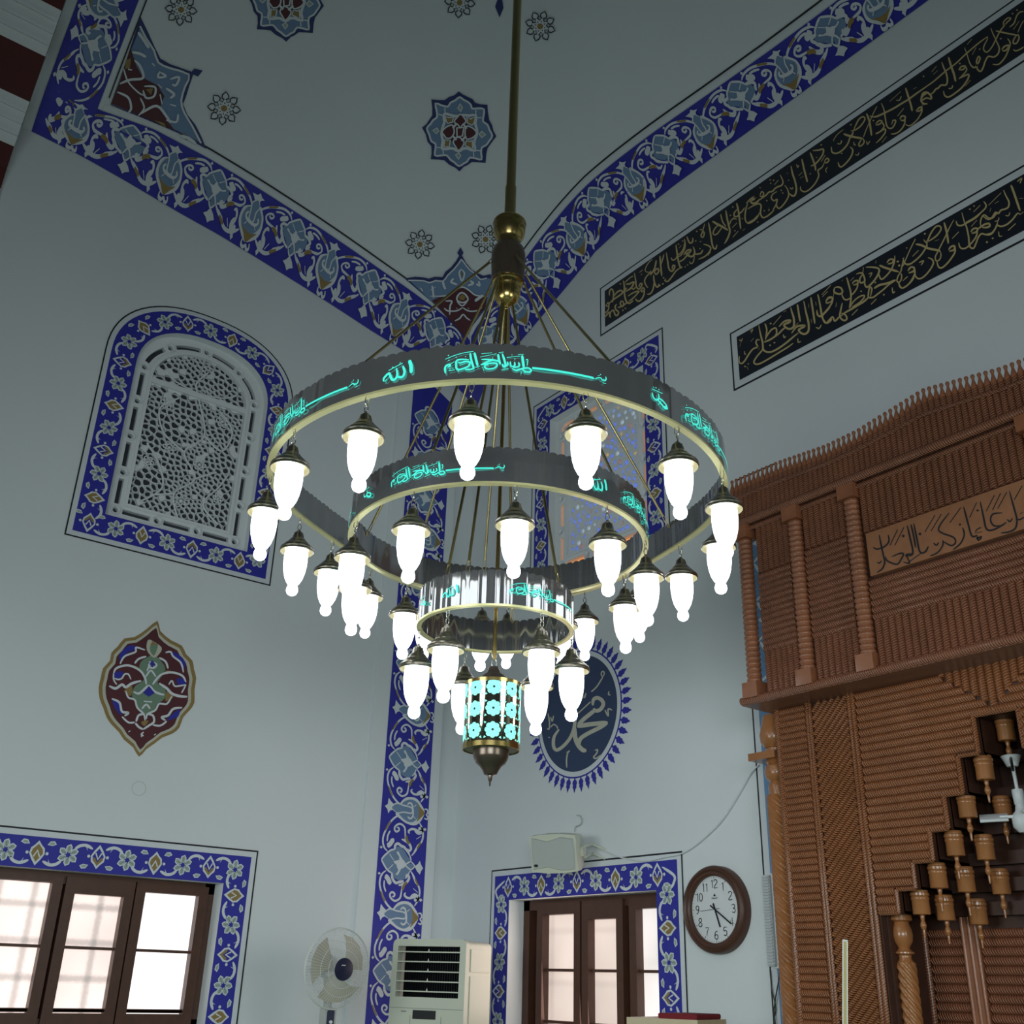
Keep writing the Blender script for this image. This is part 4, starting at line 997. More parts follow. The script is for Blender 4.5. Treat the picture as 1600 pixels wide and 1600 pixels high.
T3 = '''0 1382 80 1342 152 1268|22; 450 898 382 940 360 1000 402 1042 452 1022 440 1112 482 1162 552 1100 612 1010 632 940 612 860 568 798|22; 182 962 210 900 242 930 212 980 180 962|20; 120 1062 202 1010 282 950 322 910 382 892 420 850 472 820 522 800 542 740 498 638|24; 185 838|24; 350 770|24; 340 716|24; 396 722|24; 410 792 472 718|12t; 516 880|24; 540 922|24; 290 1040|26; 320 1152 332 1192|14;
382 1192 440 1090 432 1060|20; 668 498 692 620 732 740 752 860 732 950 690 966 638 928|28; 600 622 622 604|14; 630 722|20; 650 832 680 862 702 828|14; 838 388 870 540 912 700 922 752|28; 758 470 770 522 792 488|16; 788 652 842 598|10t; 808 692 862 658|14; 968 288 1010 400 1042 490 1052 572|28; 1008 260 1100 250 1172 240 1162 320 1100 412 1042 470 978 502|26; 1140 170|28; 1066 366|20; 970 622|22;
1190 422 1232 380 1262 410 1222 450 1188 430|22; 1192 442 1152 522 1090 570 1102 650 1052 762 962 862 882 902 822 872 818 818|22; 1140 432 1202 328|12t; 1240 518 1208 560 1226 602|14'''
T4 = '''440 738 428 800 392 850 350 960 270 1052 182 1102 110 1082 98 1000|24; 400 752 462 740 540 690 602 612 622 560 590 530 530 570 480 660 440 752|22; 404 656|28; 288 798 380 830 480 852 592 872|34; 590 870 612 920 580 972 538 990 530 950 572 880|22; 600 850 640 740 702 600 762 460 812 368|14t; 292 728 200 800 140 882 134 914|12; 190 950 240 952 262 898|18; 450 920 456 972 482 960|14; 650 910 662 962 702 908|16;
390 1000 432 1050 412 1140 340 1242 258 1312 218 1292 204 1238|24; 260 1102|26; 470 1120 512 1130 532 1088|14; 648 478 692 600 712 720 727 826|30; 790 642 850 590 892 610 842 650 790 660|22; 890 618 922 682 862 762 790 800|22; 792 790 850 770 932 722 942 772 880 862 798 942|22; 755 590|26; 890 932 962 838|10t; 698 520 780 532 870 500 952 460 1072 400 1202 320 1302 260 1452 150 1602 48|28;
878 318 920 420 942 560 962 662 1002 712 1052 702 1092 640 1102 590 1062 590 1040 652|22; 1168 570 1200 520 1252 530 1232 590 1178 580|24; 1250 540 1242 640 1182 740 1102 792 1028 802|22; 1130 522 1232 398|12t; 1258 78 1302 220 1342 350 1362 444|30; 1110 272 1162 272 1192 208|16; 1010 292 1182 138|8t; 1380 102 1432 68|14; 1420 442 1470 390 1512 380 1492 430 1430 452|24; 1510 390 1512 450 1452 560 1372 642 1312 672 1258 650|20; 1602 158 1530 200 1500 270 1532 322 1602 330|28; 1512 352 1602 328|18'''
T5 = '''0 1542 30 1470 90 1450 152 1500 162 1562|32; 10 1582 80 1540 162 1558|24; 150 1482 192 1450 232 1400 272 1380 312 1340 392 1332 412 1250 392 1150 352 1060 324 978|26; 0 1412 182 1290 382 1120 542 1000 702 850 902 680 1042 578|22; 1040 580 1032 630 982 730 982 790 1032 822 1102 750 1162 640 1232 500 1332 370 1402 300 1352 290 1292 350 1292 400 1342 378|20; 428 898 470 1040 512 1160 542 1284|34;
588 1102 630 1050 692 1040 662 1090 600 1102|24; 690 1040 712 1100 652 1180 588 1242|20; 600 1232 682 1190 742 1170 732 1240 642 1370 532 1462 432 1522 370 1500 350 1428|26; 606 1000|28; 690 1352 772 1258|10t; 428 1392 482 1382 492 1338|18; 168 1132 242 1038|10t; 190 1172 262 1108|16; 40 1200|28; 678 748 722 870 752 970 792 1042 842 1062 882 1010 922 930 902 890 870 950 872 1020 882 1090 932 1122 972 1060 1002 970 1052 890 1132 900 1202 850 1222 760 1182 660 1122 530 1088 448|24; 916 775|24; 798 862 862 748|10t; 720 702 792 618|10t;
1168 490 1252 510 1402 540 1512 560|24; 1512 540 1532 600 1492 682 1440 682 1450 620 1502 550|22; 1510 520 1552 420 1602 328|14; 1260 782 1310 730 1372 720 1332 790 1268 802|26; 1350 608 1392 680 1362 800 1302 920 1212 1012 1118 1012|22; 1246 612|28; 1440 778 1480 802 1562 770 1602 738|20; 1380 432 1452 370 1492 260 1542 200 1602 188|20; 1430 222|26; 1500 166|28; 1440 472 1532 338|10t'''
panel('calligraphy_panel', (937.5, 451), (938.5, 526), -.6, [(T1, 930, 380, .1), (T2, 1050, 300, .1), (T3, 1170, 210, .1), (T4, 1290, 130, .1), (T5, 1440, 0, .1)], 'upper long black panel of gilded Arabic calligraphy on the right wall')
U1 = '''162 968 160 1062 202 1082 252 1032 302 950 372 860 452 830 472 862 440 800 420 760 442 710 482 722|24; 465 488 490 620 522 750 532 850 562 892 642 906 752 860 882 770 1002 670 1082 608|28; 560 458 590 560 570 702|24; 560 752 650 710 732 640 742 560 720 530 660 560 600 640 564 712|24; 530 782 520 870 440 970 390 1052 410 1092 482 1086 622 1010 802 900 932 820 1002 768|24; 540 752 642 710 762 630 832 560 884 518|26;
780 512 860 430 952 410 942 440 860 480 902 532 962 542 1012 500 1012 380 982 280 964 208|32; 1068 158 1090 300 1112 432|30; 978 612 1060 510 1172 490 1172 510 1090 560 1132 612 1192 622 1242 570 1242 450 1202 280 1168 108|32; 1278 48 1310 250 1342 464|30; 1388 0 1420 160 1452 330 1472 400 1522 452 1582 420 1602 388|28; 1508 122 1550 70 1602 58|22; 1602 128 1562 220 1482 310 1432 352 1390 330 1374 258|24; 1518 132 1602 118|18;
650 460|30; 688 482 812 338|12t; 330 580 372 550 344 608|14; 160 710 190 732 212 688|16; 190 742 168 822|10; 340 742 386 688|14; 240 888 246 942 262 930|14; 640 800|30; 710 760|28; 250 1130|28; 300 1092|24; 280 1132 302 1182|16; 848 630 862 682 886 658|18; 850 282 892 258|16; 1076 692 1080 752 1122 738|18; 1244 150 1246 212|18; 1354 120 1362 182|18; 1278 390 1292 452|16; 1360 520 1402 552|22; 1410 542 1442 478|14; 1000 542 1082 448|10t'''
U2 = '''84 608 120 760 142 902 182 1022 222 1052 272 1000 322 958 352 1022 422 960 484 918|26; 218 692 260 650 312 650 302 710 230 742 214 712|22; 330 650 302 750 202 880 130 942 80 920 74 848|24; 350 500 402 490 452 510 472 570 432 600 380 590 340 560 350 500|28; 340 582 328 642|20; 460 600 492 672 542 690 592 660|22; 470 738 450 830 430 942 472 1002 512 1012 542 980 512 920 448 898|26; 488 902 602 840 702 780 802 720 884 648|30; 590 812 640 722 722 650 802 620 812 650 742 730 620 802|22;
538 338 570 450 602 580 602 702 580 824|28; 624 442 660 400 712 390 702 440 638 462|24; 716 400 702 500 642 590 598 622|22; 688 290 752 270 792 290 822 380 792 420 750 420 744 360 792 290|26; 800 182 790 282|14t; 838 180 932 180 1032 200 1042 260 982 370 902 460 852 492 822 450 818 378|28; 1048 150 1142 190 1242 220 1344 250|34; 1164 112 1210 60 1262 60 1252 110 1178 132|24; 1290 0 1282 100 1232 220 1152 320 1082 370 1050 320 1030 248|24;
968 512 1050 460 1182 430 1304 378|34; 1302 390 1202 450 1112 530 1022 600 952 650 880 650 882 560 902 490 932 520 922 580 908 642|24; 1340 250 1392 290 1392 370 1352 420 1324 390 1342 320 1382 250 1412 120 1432 28|20; 1350 420 1372 490 1422 502 1502 450 1572 370 1602 298|24; 1498 232 1542 180 1602 190|26; 1508 262 1602 258|22; 1428 130 1522 130 1602 88|20; 148 612 292 458|12t; 158 642 242 558|12t; 380 732 368 802|18; 460 402 482 374|14; 878 290 932 270 898 342|16; 985 420|28; 765 555|28; 1120 610|30; 1330 95|28; 1356 160|28; 1250 498 1260 582 1292 558|18; 1418 392 1492 328|12t; 918 762 1002 678|14t; 618 932 712 838|14t; 1000 78 988 122|18; 58 1122 112 1132 142 1078|18; 600 392 652 338|10t'''
U3 = '''194 942 240 880 292 890 282 940 208 972|26; 300 900 302 980 242 1100 162 1182 92 1202 48 1118|24; 110 870 152 780 222 620 312 438|16t; 508 730 572 760 592 820 542 920 452 1022 372 1062 320 1030 308 978|24; 118 738 140 810 202 842 292 790 392 700 462 600 492 540 480 468|24; 488 492 560 450 652 380 712 290 692 240 630 250 560 340 510 450 488 502 438 448|24; 460 360|32; 318 520 412 540 522 590 642 612 704 632|34; 690 620 712 680 692 760 638 782 624 720 662 640 722 520 792 380 852 250 914 138|20; 648 782 670 870 722 892 802 830 882 730 932 640 932 558|26; 828 612 870 560 922 550 912 610 838 632|28; 760 178 792 300 812 400 826 512|32;
1038 28 1070 150 1112 260 1142 400 1152 520 1172 572 1222 582 1262 500 1292 420 1342 360 1402 370 1482 370 1542 310 1582 220 1602 168|26; 988 498 1010 570 1062 592 1132 560 1232 450 1272 370 1282 298|24; 1178 332 1220 280 1282 280 1262 330 1188 352|28; 1278 292 1350 240 1402 210 1462 200 1472 240 1422 260 1358 262|30; 948 158 970 220 1032 230 1112 190 1252 110 1364 0|26; 1332 238 1330 160 1362 80 1402 70 1452 110 1522 110 1572 50 1602 28|22; 888 432 992 328|14t; 268 712 362 618|14t; 368 812 442 780 400 852|18; 118 1092 182 1028|12t; 40 790|30; 60 850|30; 1430 490|34; 1520 430|32; 176 580|22; 618 472 682 448|14; 1188 242 1262 158|12t'''
U4 = '''660 632 700 690 692 750 602 840 472 940 348 1002|26; 650 892 730 952 802 930 872 830 922 850 972 790 1042 770 1102 730 1112 640 1062 540 1014 428|30; 1148 338 1202 480 1262 660 1312 804|40; 1312 862 1262 850 1182 950 1082 1040 972 1080 902 1060 862 1130 802 1200 702 1222 618 1202|30; 1371 822 1302 872|26; 415 772|34; 490 716|32; 478 822 602 698|14t; 748 702 972 478|12t; 858 672 932 628|18; 770 822 790 748|18; 1098 1152 1232 1028|18t; 928 1168 940 1252 992 1248|18; 858 992 922 970 932 918|18; 1048 880 1102 890 1132 828|18; 1258 282 1342 220 1308 312|22; 438 1082 542 968|12t; 1298 582 1371 578|18'''
panel('calligraphy_panel', (1141, 521), (1146, 612), .9, [(U1, 1140, 460, .1), (U2, 1270, 400, .1), (U3, 1400, 330, .1), (U4, 1480, 260, .0875)], 'lower black panel of gilded Arabic calligraphy above the carved wooden niche')
# ------------------------------------------------------------ pierced plaster windows
def clip_cell(c, pts_, box):
    poly = list(box)
    for q in pts_:
        if q is c: continue
        mx, my = (c[0] + q[0]) / 2, (c[1] + q[1]) / 2; nx, ny = q[0] - c[0], q[1] - c[1]
        out = []
        for i in range(len(poly)):
            a, b = poly[i], poly[(i + 1) % len(poly)]
            da = (a[0] - mx) * nx + (a[1] - my) * ny; db = (b[0] - mx) * nx + (b[1] - my) * ny
            if da <= 0: out.append(a)
            if da * db < 0:
                t = da / (da - db); out.append((a[0] + (b[0] - a[0]) * t, a[1] + (b[1] - a[1]) * t))
        poly = out
        if not poly: return None
    return poly
def pierced(P, mb, inside, u0, u1, v0, v1, n, rnd, d0, d1, rib):
    """openwork plaster: holes with rounded corners between irregular ribs; P(u, v, d)"""
    cells = []
    tries = 0; mind = math.sqrt((u1 - u0) * (v1 - v0) / n) * .80
    while len(cells) < n and tries < n * 60:
        tries += 1
        c = (u0 + rnd.random() * (u1 - u0), v0 + rnd.random() * (v1 - v0))
        dens = mind * (.75 + .5 * (.5 + .5 * math.sin(c[0] * 9 + math.sin(c[1] * 7) * 2) * math.cos(c[1] * 8)))
        if all((c[0] - q[0]) ** 2 + (c[1] - q[1]) ** 2 > dens * dens for q in cells): cells.append(c)
    holes = []
    for c in cells:
        near = sorted(cells, key=lambda q: (q[0] - c[0]) ** 2 + (q[1] - c[1]) ** 2)[:14]
        poly = clip_cell(c, near, [(u0, v0), (u1, v0), (u1, v1), (u0, v1)])
        if not poly or len(poly) < 3: continue
        cx = sum(p[0] for p in poly) / len(poly); cy = sum(p[1] for p in poly) / len(poly)
        r = sum(math.hypot(p[0] - cx, p[1] - cy) for p in poly) / len(poly)
        k = max(.35, 1 - rib / r)
        inn = [(cx + (x - cx) * k, cy + (y - cy) * k) for x, y in poly]
        inn = catmull_chaikin(inn)
        if not inside(cx, cy, rib * .8 + r * .2) or rnd.random() < .10: 
            m = len(poly); mb.add([P(x, y, d0) for x, y in poly], [tuple(range(m))]); continue
        m = len(inn); ou = []
        for x, y in inn:   # matching points on the cell edge along the same direction
            dx, dy = x - cx, y - cy; best = 1e9
            for i in range(len(poly)):
                a, b = poly[i], poly[(i + 1) % len(poly)]
                ex, ey = b[0] - a[0], b[1] - a[1]; den = dx * ey - dy * ex
                if abs(den) < 1e-12: continue
                t = ((a[0] - cx) * ey - (a[1] - cy) * ex) / den; w = ((a[0] - cx) * dy - (a[1] - cy) * dx) / den
                if t > 0 and -1e-6 <= w <= 1 + 1e-6: best = min(best, t)
            if best > 1e8: best = 1.1
            ou.append((cx + dx * best, cy + dy * best))
        mid = [((a[0] * .45 + b[0] * .55), (a[1] * .45 + b[1] * .55)) for a, b in zip(ou, inn)]
        vs = [P(x, y, d0 + .006) for x, y in ou] + [P(x, y, d0) for x, y in mid] + [P(x, y, d0 + .006) for x, y in inn] + [P(x, y, d1) for x, y in inn]
        mb.add(vs, [(q * m + i, q * m + (i + 1) % m, (q + 1) * m + (i + 1) % m, (q + 1) * m + i) for q in range(3) for i in range(m)])
        holes.append((inn, (cx, cy)))
    return holes
def catmull_chaikin(p):
    for _ in range(2):
        q = []
        for i in range(len(p)):
            a, b = p[i], p[(i + 1) % len(p)]
            q += [(a[0] * .75 + b[0] * .25, a[1] * .75 + b[1] * .25), (a[0] * .25 + b[0] * .75, a[1] * .25 + b[1] * .75)]
        p = q
    return p
def slab_with_holes(mb, P, outer, holes, d0, d1):
    loops = [[Vector((u, v, 0)) for u, v in l] for l in [outer] + holes]
    flat = [p for l in loops for p in l]
    mb.add([P(p.x, p.y, d0) for p in flat], [tuple(t) for t in tessellate_polygon(loops)])
    for h in holes:
        k = len(h)
        mb.add([P(u, v, d) for d in (d0, d1) for u, v in h], [(i, (i + 1) % k, k + (i + 1) % k, k + i) for i in range(k)])
DARKGL = mat('dim_window_glass', (.05, .055, .065), .3, noise=.2, nscale=3)
def slot_ring(arch, u0, u1, v0, vs, vt, w):
    """slots and round bosses alternating along the border of the panel"""
    if arch: out = arch_outline(u0, u1, v0, vs, vt, n=40, e=2.05)
    else: out = rect((u0, u1, v0, vt))
    L = [0]
    ring_ = out + [out[0]]
    for a, b in zip(ring_, ring_[1:]): L.append(L[-1] + math.hypot(b[0] - a[0], b[1] - a[1]))
    def at(s):
        s %= L[-1]
        for i in range(len(L) - 1):
            if s <= L[i + 1] + 1e-9: break
        f = (s - L[i]) / max(1e-9, L[i + 1] - L[i]); a, b = ring_[i], ring_[i + 1]
        d = Vector((b[0] - a[0], b[1] - a[1])).normalized()
        return (a[0] + (b[0] - a[0]) * f, a[1] + (b[1] - a[1]) * f), (d.x, d.y)
    return L, at, ring_
def plaster_window(idx, P, opening, arch, glow):
    rnd = random.Random(11 + idx)
    if arch: u0, u1, v0, vs, vt = opening
    else: u0, u1, v0, vt = opening; vs = vt
    D = .075
    mb = MB()
    bo = .085
    outer = arch_outline(u0, u1, v0, vs, vt) if arch else rect((u0, u1, v0, vt))
    inn = (u0 + .155, u1 - .155, v0 + .15, vs + (.0 if arch else -.15), vt - .15)
    if arch: inner = arch_outline(inn[0], inn[1], inn[2], vs - .02, vt - .135, n=30, e=2.05)
    else: inner = rect((inn[0], inn[1], inn[2], vt - .15))
    # slots along the border
    holes = []; bosses = []
    L, at, rg = slot_ring(arch, u0 + bo, u1 - bo, v0 + bo, vs, vt - bo + .01, .02)
    nb = 15 if arch else 14
    # bosses at the corners and evenly between them
    marks = [0.0, L[1]]
    bottom = 4; side = 4
    S = [L[1] * i / 3 for i in range(3)] + [L[1] + (L[-1] - L[1]) * i / 12 for i in range(12)]
    for i, s0 in enumerate(S):
        s1 = S[(i + 1) % len(S)] + (L[-1] if i == len(S) - 1 else 0)
        c, d = at(s0); bosses.append(c)
        k = 5; pl, pr = [], []
        straight = True
        for j in range(k + 1):
            q, dd = at(s0 + .052 + (s1 - s0 - .104) * j / k)
            pl.append((q[0] - dd[1] * .019, q[1] + dd[0] * .019)); pr.append((q[0] + dd[1] * .019, q[1] - dd[0] * .019))
        holes.append(pr + pl[::-1])
    for c in bosses: holes.append([(c[0] + .020 * math.cos(a), c[1] + .020 * math.sin(a)) for a in [2 * PI * i / 14 for i in range(14)]])
    slab_with_holes(mb, P, outer, [inner] + holes, D, D + .06)
    for c in bosses:
        k = 20; vs_ = []
        for r, d in ((.040, D), (.037, D - .012), (.030, D - .014), (.0205, D + .002)): vs_ += [P(c[0] + r * math.cos(2 * PI * i / k), c[1] + r * math.sin(2 * PI * i / k), d) for i in range(k)]
        mb.add(vs_, [(q * k + i, q * k + (i + 1) % k, (q + 1) * k + (i + 1) % k, (q + 1) * k + i) for q in range(3) for i in range(k)])
    # raised fillet round the openwork
    k = len(inner)
    root = mb.build('window_%d' % idx, [PLASTER]); tag(root, kind='structure')
    fm = MB()
    cxm = (inn[0] + inn[1]) / 2; czm = (v0 + vt) / 2
    grow = lambda q, g: (q[0] + (g if q[0] > cxm else -g), q[1] + (g if q[1] > czm else -g))
    vs_ = [P(*grow(q, .022), D + .002) for q in inner] + [P(*grow(q, .018), D - .014) for q in inner] + [P(*grow(q, -.004), D - .014) for q in inner] + [P(*grow(q, -.008), D + .03) for q in inner]
    fm.add(vs_, [(q * k + i, q * k + (i + 1) % k, (q + 1) * k + (i + 1) % k, (q + 1) * k + i) for q in range(3) for i in range(k)])
    if arch:
        zb = vs - .045
        vs_ = [P(u, v, d) for d in (D + .03, D - .012) for u, v in ((inn[0], zb - .022), (inn[1], zb - .022), (inn[1], zb + .022), (inn[0], zb + .022))]
        fm.add(vs_, [(4, 5, 6, 7), (0, 1, 5, 4), (2, 3, 7, 6)])
    fm.build('fillet', [PLASTER], root)
    def inside(x, y, m):
        if not (inn[0] + m < x < inn[1] - m and inn[2] + m < y): return False
        if arch:
            if abs(y - (vs - .045)) < .022 + m * .6: return False
            if y > vs - .02:
                c, r = (inn[0] + inn[1]) / 2, (inn[1] - inn[0]) / 2
                return ((x - c) / (r - m)) ** 2 + ((y - vs + .02) / (vt - .135 - vs + .02 - m)) ** 2 < 1
            return True
        return y < vt - .15 - m
    if arch:
        ow = MB()
        holes2 = pierced(P, ow, inside, inn[0], inn[1], inn[2], vt - .135, 560, rnd, D + .010, D + .034, .0068)
        # drop what falls outside the arch head
        def keep(f):
            return all(True for _ in f)
        fr = []
        c, r = (inn[0] + inn[1]) / 2, (inn[1] - inn[0]) / 2 + .02
        for f, m in zip(ow.f, ow.m):
            ok = True
            for i in f:
                vx, vz = (ow.v[i][1], ow.v[i][2])
                if vz > vs and ((vx - c) / r) ** 2 + ((vz - vs) / (vt - .115 - vs)) ** 2 > 1: ok = False
            if ok: fr.append(f)
        ow.f = fr; ow.m = [0] * len(fr)
        # vine stems and flower heads raised on the openwork
        def stem(P2, w):
            q = catmull(P2, 6)
            ow.tube([P(x, y, D + .006) for x, y in q], w, 6)
        zb = vs - .045
        U = lambda f: inn[0] + (inn[1] - inn[0]) * f
        V = lambda f: inn[2] + (zb - inn[2]) * f
        for pp in ([(.5, 0), (.42, .18), (.6, .34), (.45, .52), (.62, .7), (.5, .98)], [(.12, .05), (.3, .2), (.22, .38), (.08, .5)], [(.9, .04), (.72, .16), (.85, .33), (.93, .46)], [(.45, .52), (.22, .62), (.14, .8), (.3, .93)], [(.62, .7), (.82, .62), (.9, .8), (.75, .93)], [(.42, .18), (.2, .12)], [(.6, .34), (.8, .44)]):
            stem([(U(a), V(b)) for a, b in pp], .0075)
        stem([(U(.5), zb), (U(.45), zb + .10), (U(.55), zb + .24)], .0075); stem([(U(.5), zb + .02), (U(.25), zb + .06), (U(.14), zb + .12)], .007); stem([(U(.5), zb + .02), (U(.75), zb + .06), (U(.88), zb + .12)], .007)
        for a, b, rr in ((.2, .86, .05), (.78, .86, .05), (.12, .36, .045), (.86, .24, .04), (.5, .14, .06), (.62, .46, .05), (.3, .52, .05)):
            for kq in range(6):
                an = kq * PI / 3
                ow.tube([P(U(a) + rr * math.cos(an) * (.75 + .3 * math.cos(t)) + rr * .3 * math.sin(t) * -math.sin(an), V(b) + rr * math.sin(an) * (.75 + .3 * math.cos(t)) + rr * .3 * math.sin(t) * math.cos(an), D + .004) for t in [2 * PI * i / 9 for i in range(9)]], .005, 5, closed=True)
            ow.lathe([(rr * .28, 0), (rr * .2, .008), (0, .012)], tuple(P(U(a), V(b), D + .01)), 10, M=Matrix(((0, 0, 1), (0, 1, 0), (-1, 0, 0))))
        for kq in range(7):
            an = kq * 2 * PI / 7
            ow.tube([P(U(.55) + .055 * math.cos(an) * (.75 + .3 * math.cos(t)) - .055 * .3 * math.sin(t) * math.sin(an), zb + .24 + .055 * math.sin(an) * (.75 + .3 * math.cos(t)) + .055 * .3 * math.sin(t) * math.cos(an), D + .004) for t in [2 * PI * i / 9 for i in range(9)]], .005, 5, closed=True)
        ow.build('openwork', [PLASTER], root, True)
    else:
        ow = MB(); inner_r = (inn[0], inn[1], inn[2], vt - .15)
        holes2 = []
        cells = []
        tries = 0
        while len(cells) < 230 and tries < 9000:
            tries += 1
            c = (inn[0] + .03 + rnd.random() * (inn[1] - inn[0] - .06), inn[2] + .03 + rnd.random() * (vt - .21 - inn[2]))
            if all((c[0] - q[0]) ** 2 + (c[1] - q[1]) ** 2 > .048 ** 2 for q in cells): cells.append(c)
        cut = []
        for c in cells:
            a0 = rnd.random() * PI; ra = .017 + rnd.random() * .007; rb = min(.0225, ra * (.55 + rnd.random() * .8))
            cut.append(([(c[0] + ra * math.cos(t) * math.cos(a0) - rb * math.sin(t) * math.sin(a0), c[1] + ra * math.cos(t) * math.sin(a0) + rb * math.sin(t) * math.cos(a0)) for t in [2 * PI * i / 9 for i in range(9)]], c))
        slab_with_holes(ow, P, rect(inner_r), [h for h, _ in cut], D + .015, D + .05)
        ow.build('openwork', [PLASTER], root)
        cols = [mat('stained_blue', (.02, .06, .4), .1, emit=(.05, .17, .95), estr=1.1), mat('stained_clear', (.5, .6, .7), .1, emit=(.62, .78, .92), estr=.65), mat('stained_pale_blue', (.1, .2, .4), .1, emit=(.16, .38, .9), estr=.9),
                mat('stained_amber', (.5, .25, .02), .1, emit=(1.0, .58, .07), estr=.8), mat('stained_rose', (.4, .08, .12), .1, emit=(.72, .16, .22), estr=.5), mat('stained_orange_slot', (.6, .2, .03), .2, emit=(1.0, .36, .07), estr=.8)]
        g = MB()
        for h, c in cut:
            sw = math.sin(c[1] * 5.2 + c[0] * 3.5); r_ = rnd.random(); low = c[1] < 4.98
            mi = 0 if (sw > .2 or low) and r_ < .72 else (2 if r_ < .35 else 1 if r_ < .82 else 3 if r_ < .88 else 4)
            g.add([P(x, y, D + .045) for x, y in h], [tuple(range(len(h)))], mi)
        for h in holes[:15]: g.add([P(x, y, D + .05) for x, y in h], [tuple(range(len(h)))], 5)
        tag(g.build('coloured_glass', cols, root), 'small coloured glass pieces')
    bk = MB(); e = .05
    ob = outer
    bk.add([P(x, y, D + (.04 if arch else .15)) for x, y in ob], [tuple(range(len(ob)))])
    bk.build('glass_backing', [DARKGL], root)
    return root
plaster_window(3, PLf, ARCH, True, False)
plaster_window(4, PRf, STAIN, False, True)
# ------------------------------------------------------------ carved wooden niche front on the right wall
YU, YLW, YB = 4.42, 4.60, 4.965
U = lambda x, y: RY(x, y, YU)
W = lambda x, y: RY(x, y, YLW)
XC = W(1556, 1116).x
mih = empty('prayer_niche', (XC, 4.8, 0), 'tall carved brown wooden prayer niche front of rope turned rods on the right wall', 'prayer niche')
MI = Matrix.Translation(-Vector((XC, 4.8, 0)))
def mb_build(mb, name, mats, smooth=40, parent=None):
    o = mb.build(name, mats, parent or mih, smooth)
    if parent is None: o.matrix_parent_inverse = MI
    return o
def rope_mat(name, color, freq, rough=.34):
    m = mat(name, color, rough, noise=.28, nscale=9, coat=.4)
    nt = m.node_tree; b = nt.nodes['Principled BSDF']
    uv = nt.nodes.new('ShaderNodeUVMap'); uv.uv_map = 'UVMap'
    sp = nt.nodes.new('ShaderNodeSeparateXYZ'); nt.links.new(uv.outputs[0], sp.inputs[0])
    mu = nt.nodes.new('ShaderNodeMath'); mu.operation = 'MULTIPLY_ADD'; mu.inputs[1].default_value = freq * 2 * PI
    nt.links.new(sp.outputs[0], mu.inputs[0])
    m2 = nt.nodes.new('ShaderNodeMath'); m2.operation = 'MULTIPLY'; m2.inputs[1].default_value = 2 * PI
    nt.links.new(sp.outputs[1], m2.inputs[0]); nt.links.new(m2.outputs[0], mu.inputs[2])
    sn = nt.nodes.new('ShaderNodeMath'); sn.operation = 'SINE'; nt.links.new(mu.outputs[0], sn.inputs[0])
    ab = nt.nodes.new('ShaderNodeMath'); ab.operation = 'ABSOLUTE'; nt.links.new(sn.outputs[0], ab.inputs[0])
    bp = nt.nodes.new('ShaderNodeBump'); bp.inputs['Strength'].default_value = 1.0; bp.inputs['Distance'].default_value = .008
    nt.links.new(ab.outputs[0], bp.inputs['Height']); nt.links.new(bp.outputs[0], b.inputs['Normal'])
    return m
ROPE = rope_mat('rope_turned_wood', (.34, .128, .068), 40)
ROPEL = rope_mat('rope_turned_wood_light', (.38, .138, .054), 40)
def rod(mb, a, b, r, n=(0, -1, 0), k=6):
    a, b, n = Vector(a), Vector(b), Vector(n); L = (b - a).length
    if L < .01: return
    t = (b - a).normalized(); s_ = t.cross(n)
    vs, uv = [], []
    for p, u in ((a, 0), (b, L)):
        for i in range(k + 1):
            an = PI * i / k
            vs.append(p + s_ * (math.cos(an) * r) + n * (math.sin(an) * r)); uv.append((u, i / k))
    mb.add(vs, [(i, i + 1, k + 2 + i, k + 1 + i) for i in range(k)] + [tuple(range(k, -1, -1)), tuple(range(k + 1, 2 * k + 2))], 0, uv)
def rods_v(mb, x0, x1, zf0, zf1, y, pitch):
    n = max(1, round((x1 - x0) / pitch)); p = (x1 - x0) / n
    for i in range(n):
        x = x0 + (i + .5) * p; rod(mb, (x, y, zf0(x)), (x, y, zf1(x)), p * .5)
def rods_h(mb, xf0, xf1, z0, z1, y, pitch):
    n = max(1, round((z1 - z0) / pitch)); p = (z1 - z0) / n
    for i in range(n):
        z = z0 + (i + .5) * p; a, b = xf0(z), xf1(z)
        if b - a > .02: rod(mb, (a, y, z), (b, y, z), p * .5)
XL0 = U(1165, 1096).x; XR0 = 2 * XC - XL0
mir = lambda x: 2 * XC - x
zM1, zM2 = U(1160, 820).z, U(1168, 1096).z
K = lambda c: (lambda *_: c)
# core boards
mb = MB()
xb0 = U(1192, 960).x
mb.box((xb0, YU + .004, zM2), (mir(xb0), YU + .05, zM1 + .02))
mb.box((XL0 + .02, YU + .012, zM1), (XR0 - .02, YU + .05, zM1 + .20))
mb_build(mb, 'canopy_board', [WOODD], False)
mb = MB(); mb.box((XL0, YU - .03, zM2 - .03), (XR0, YB, zM2)); rod(mb, (XL0, YU - .03, zM2 - .006), (XR0, YU - .03, zM2 - .006), .022)
mb_build(mb, 'canopy_sill', [ROPE], 40)
mb = MB(); mb.box((XL0 - .02, YU - .035, zM1 - .025), (XR0 + .02, YU + .06, zM1)); rod(mb, (XL0 - .02, YU - .035, zM1 - .005), (XR0 + .02, YU - .035, zM1 - .005), .024); rod(mb, (XL0 - .02, YU - .02, zM1 - .05), (XR0 + .02, YU - .02, zM1 - .05), .014)
mb_build(mb, 'canopy_cornice', [ROPE], 40)
mb = MB(); mb.box((XL0, YU + .05, zM1 - .02), (XR0, YB, zM1 - .002)); mb_build(mb, 'canopy_roof', [WOODD], False)
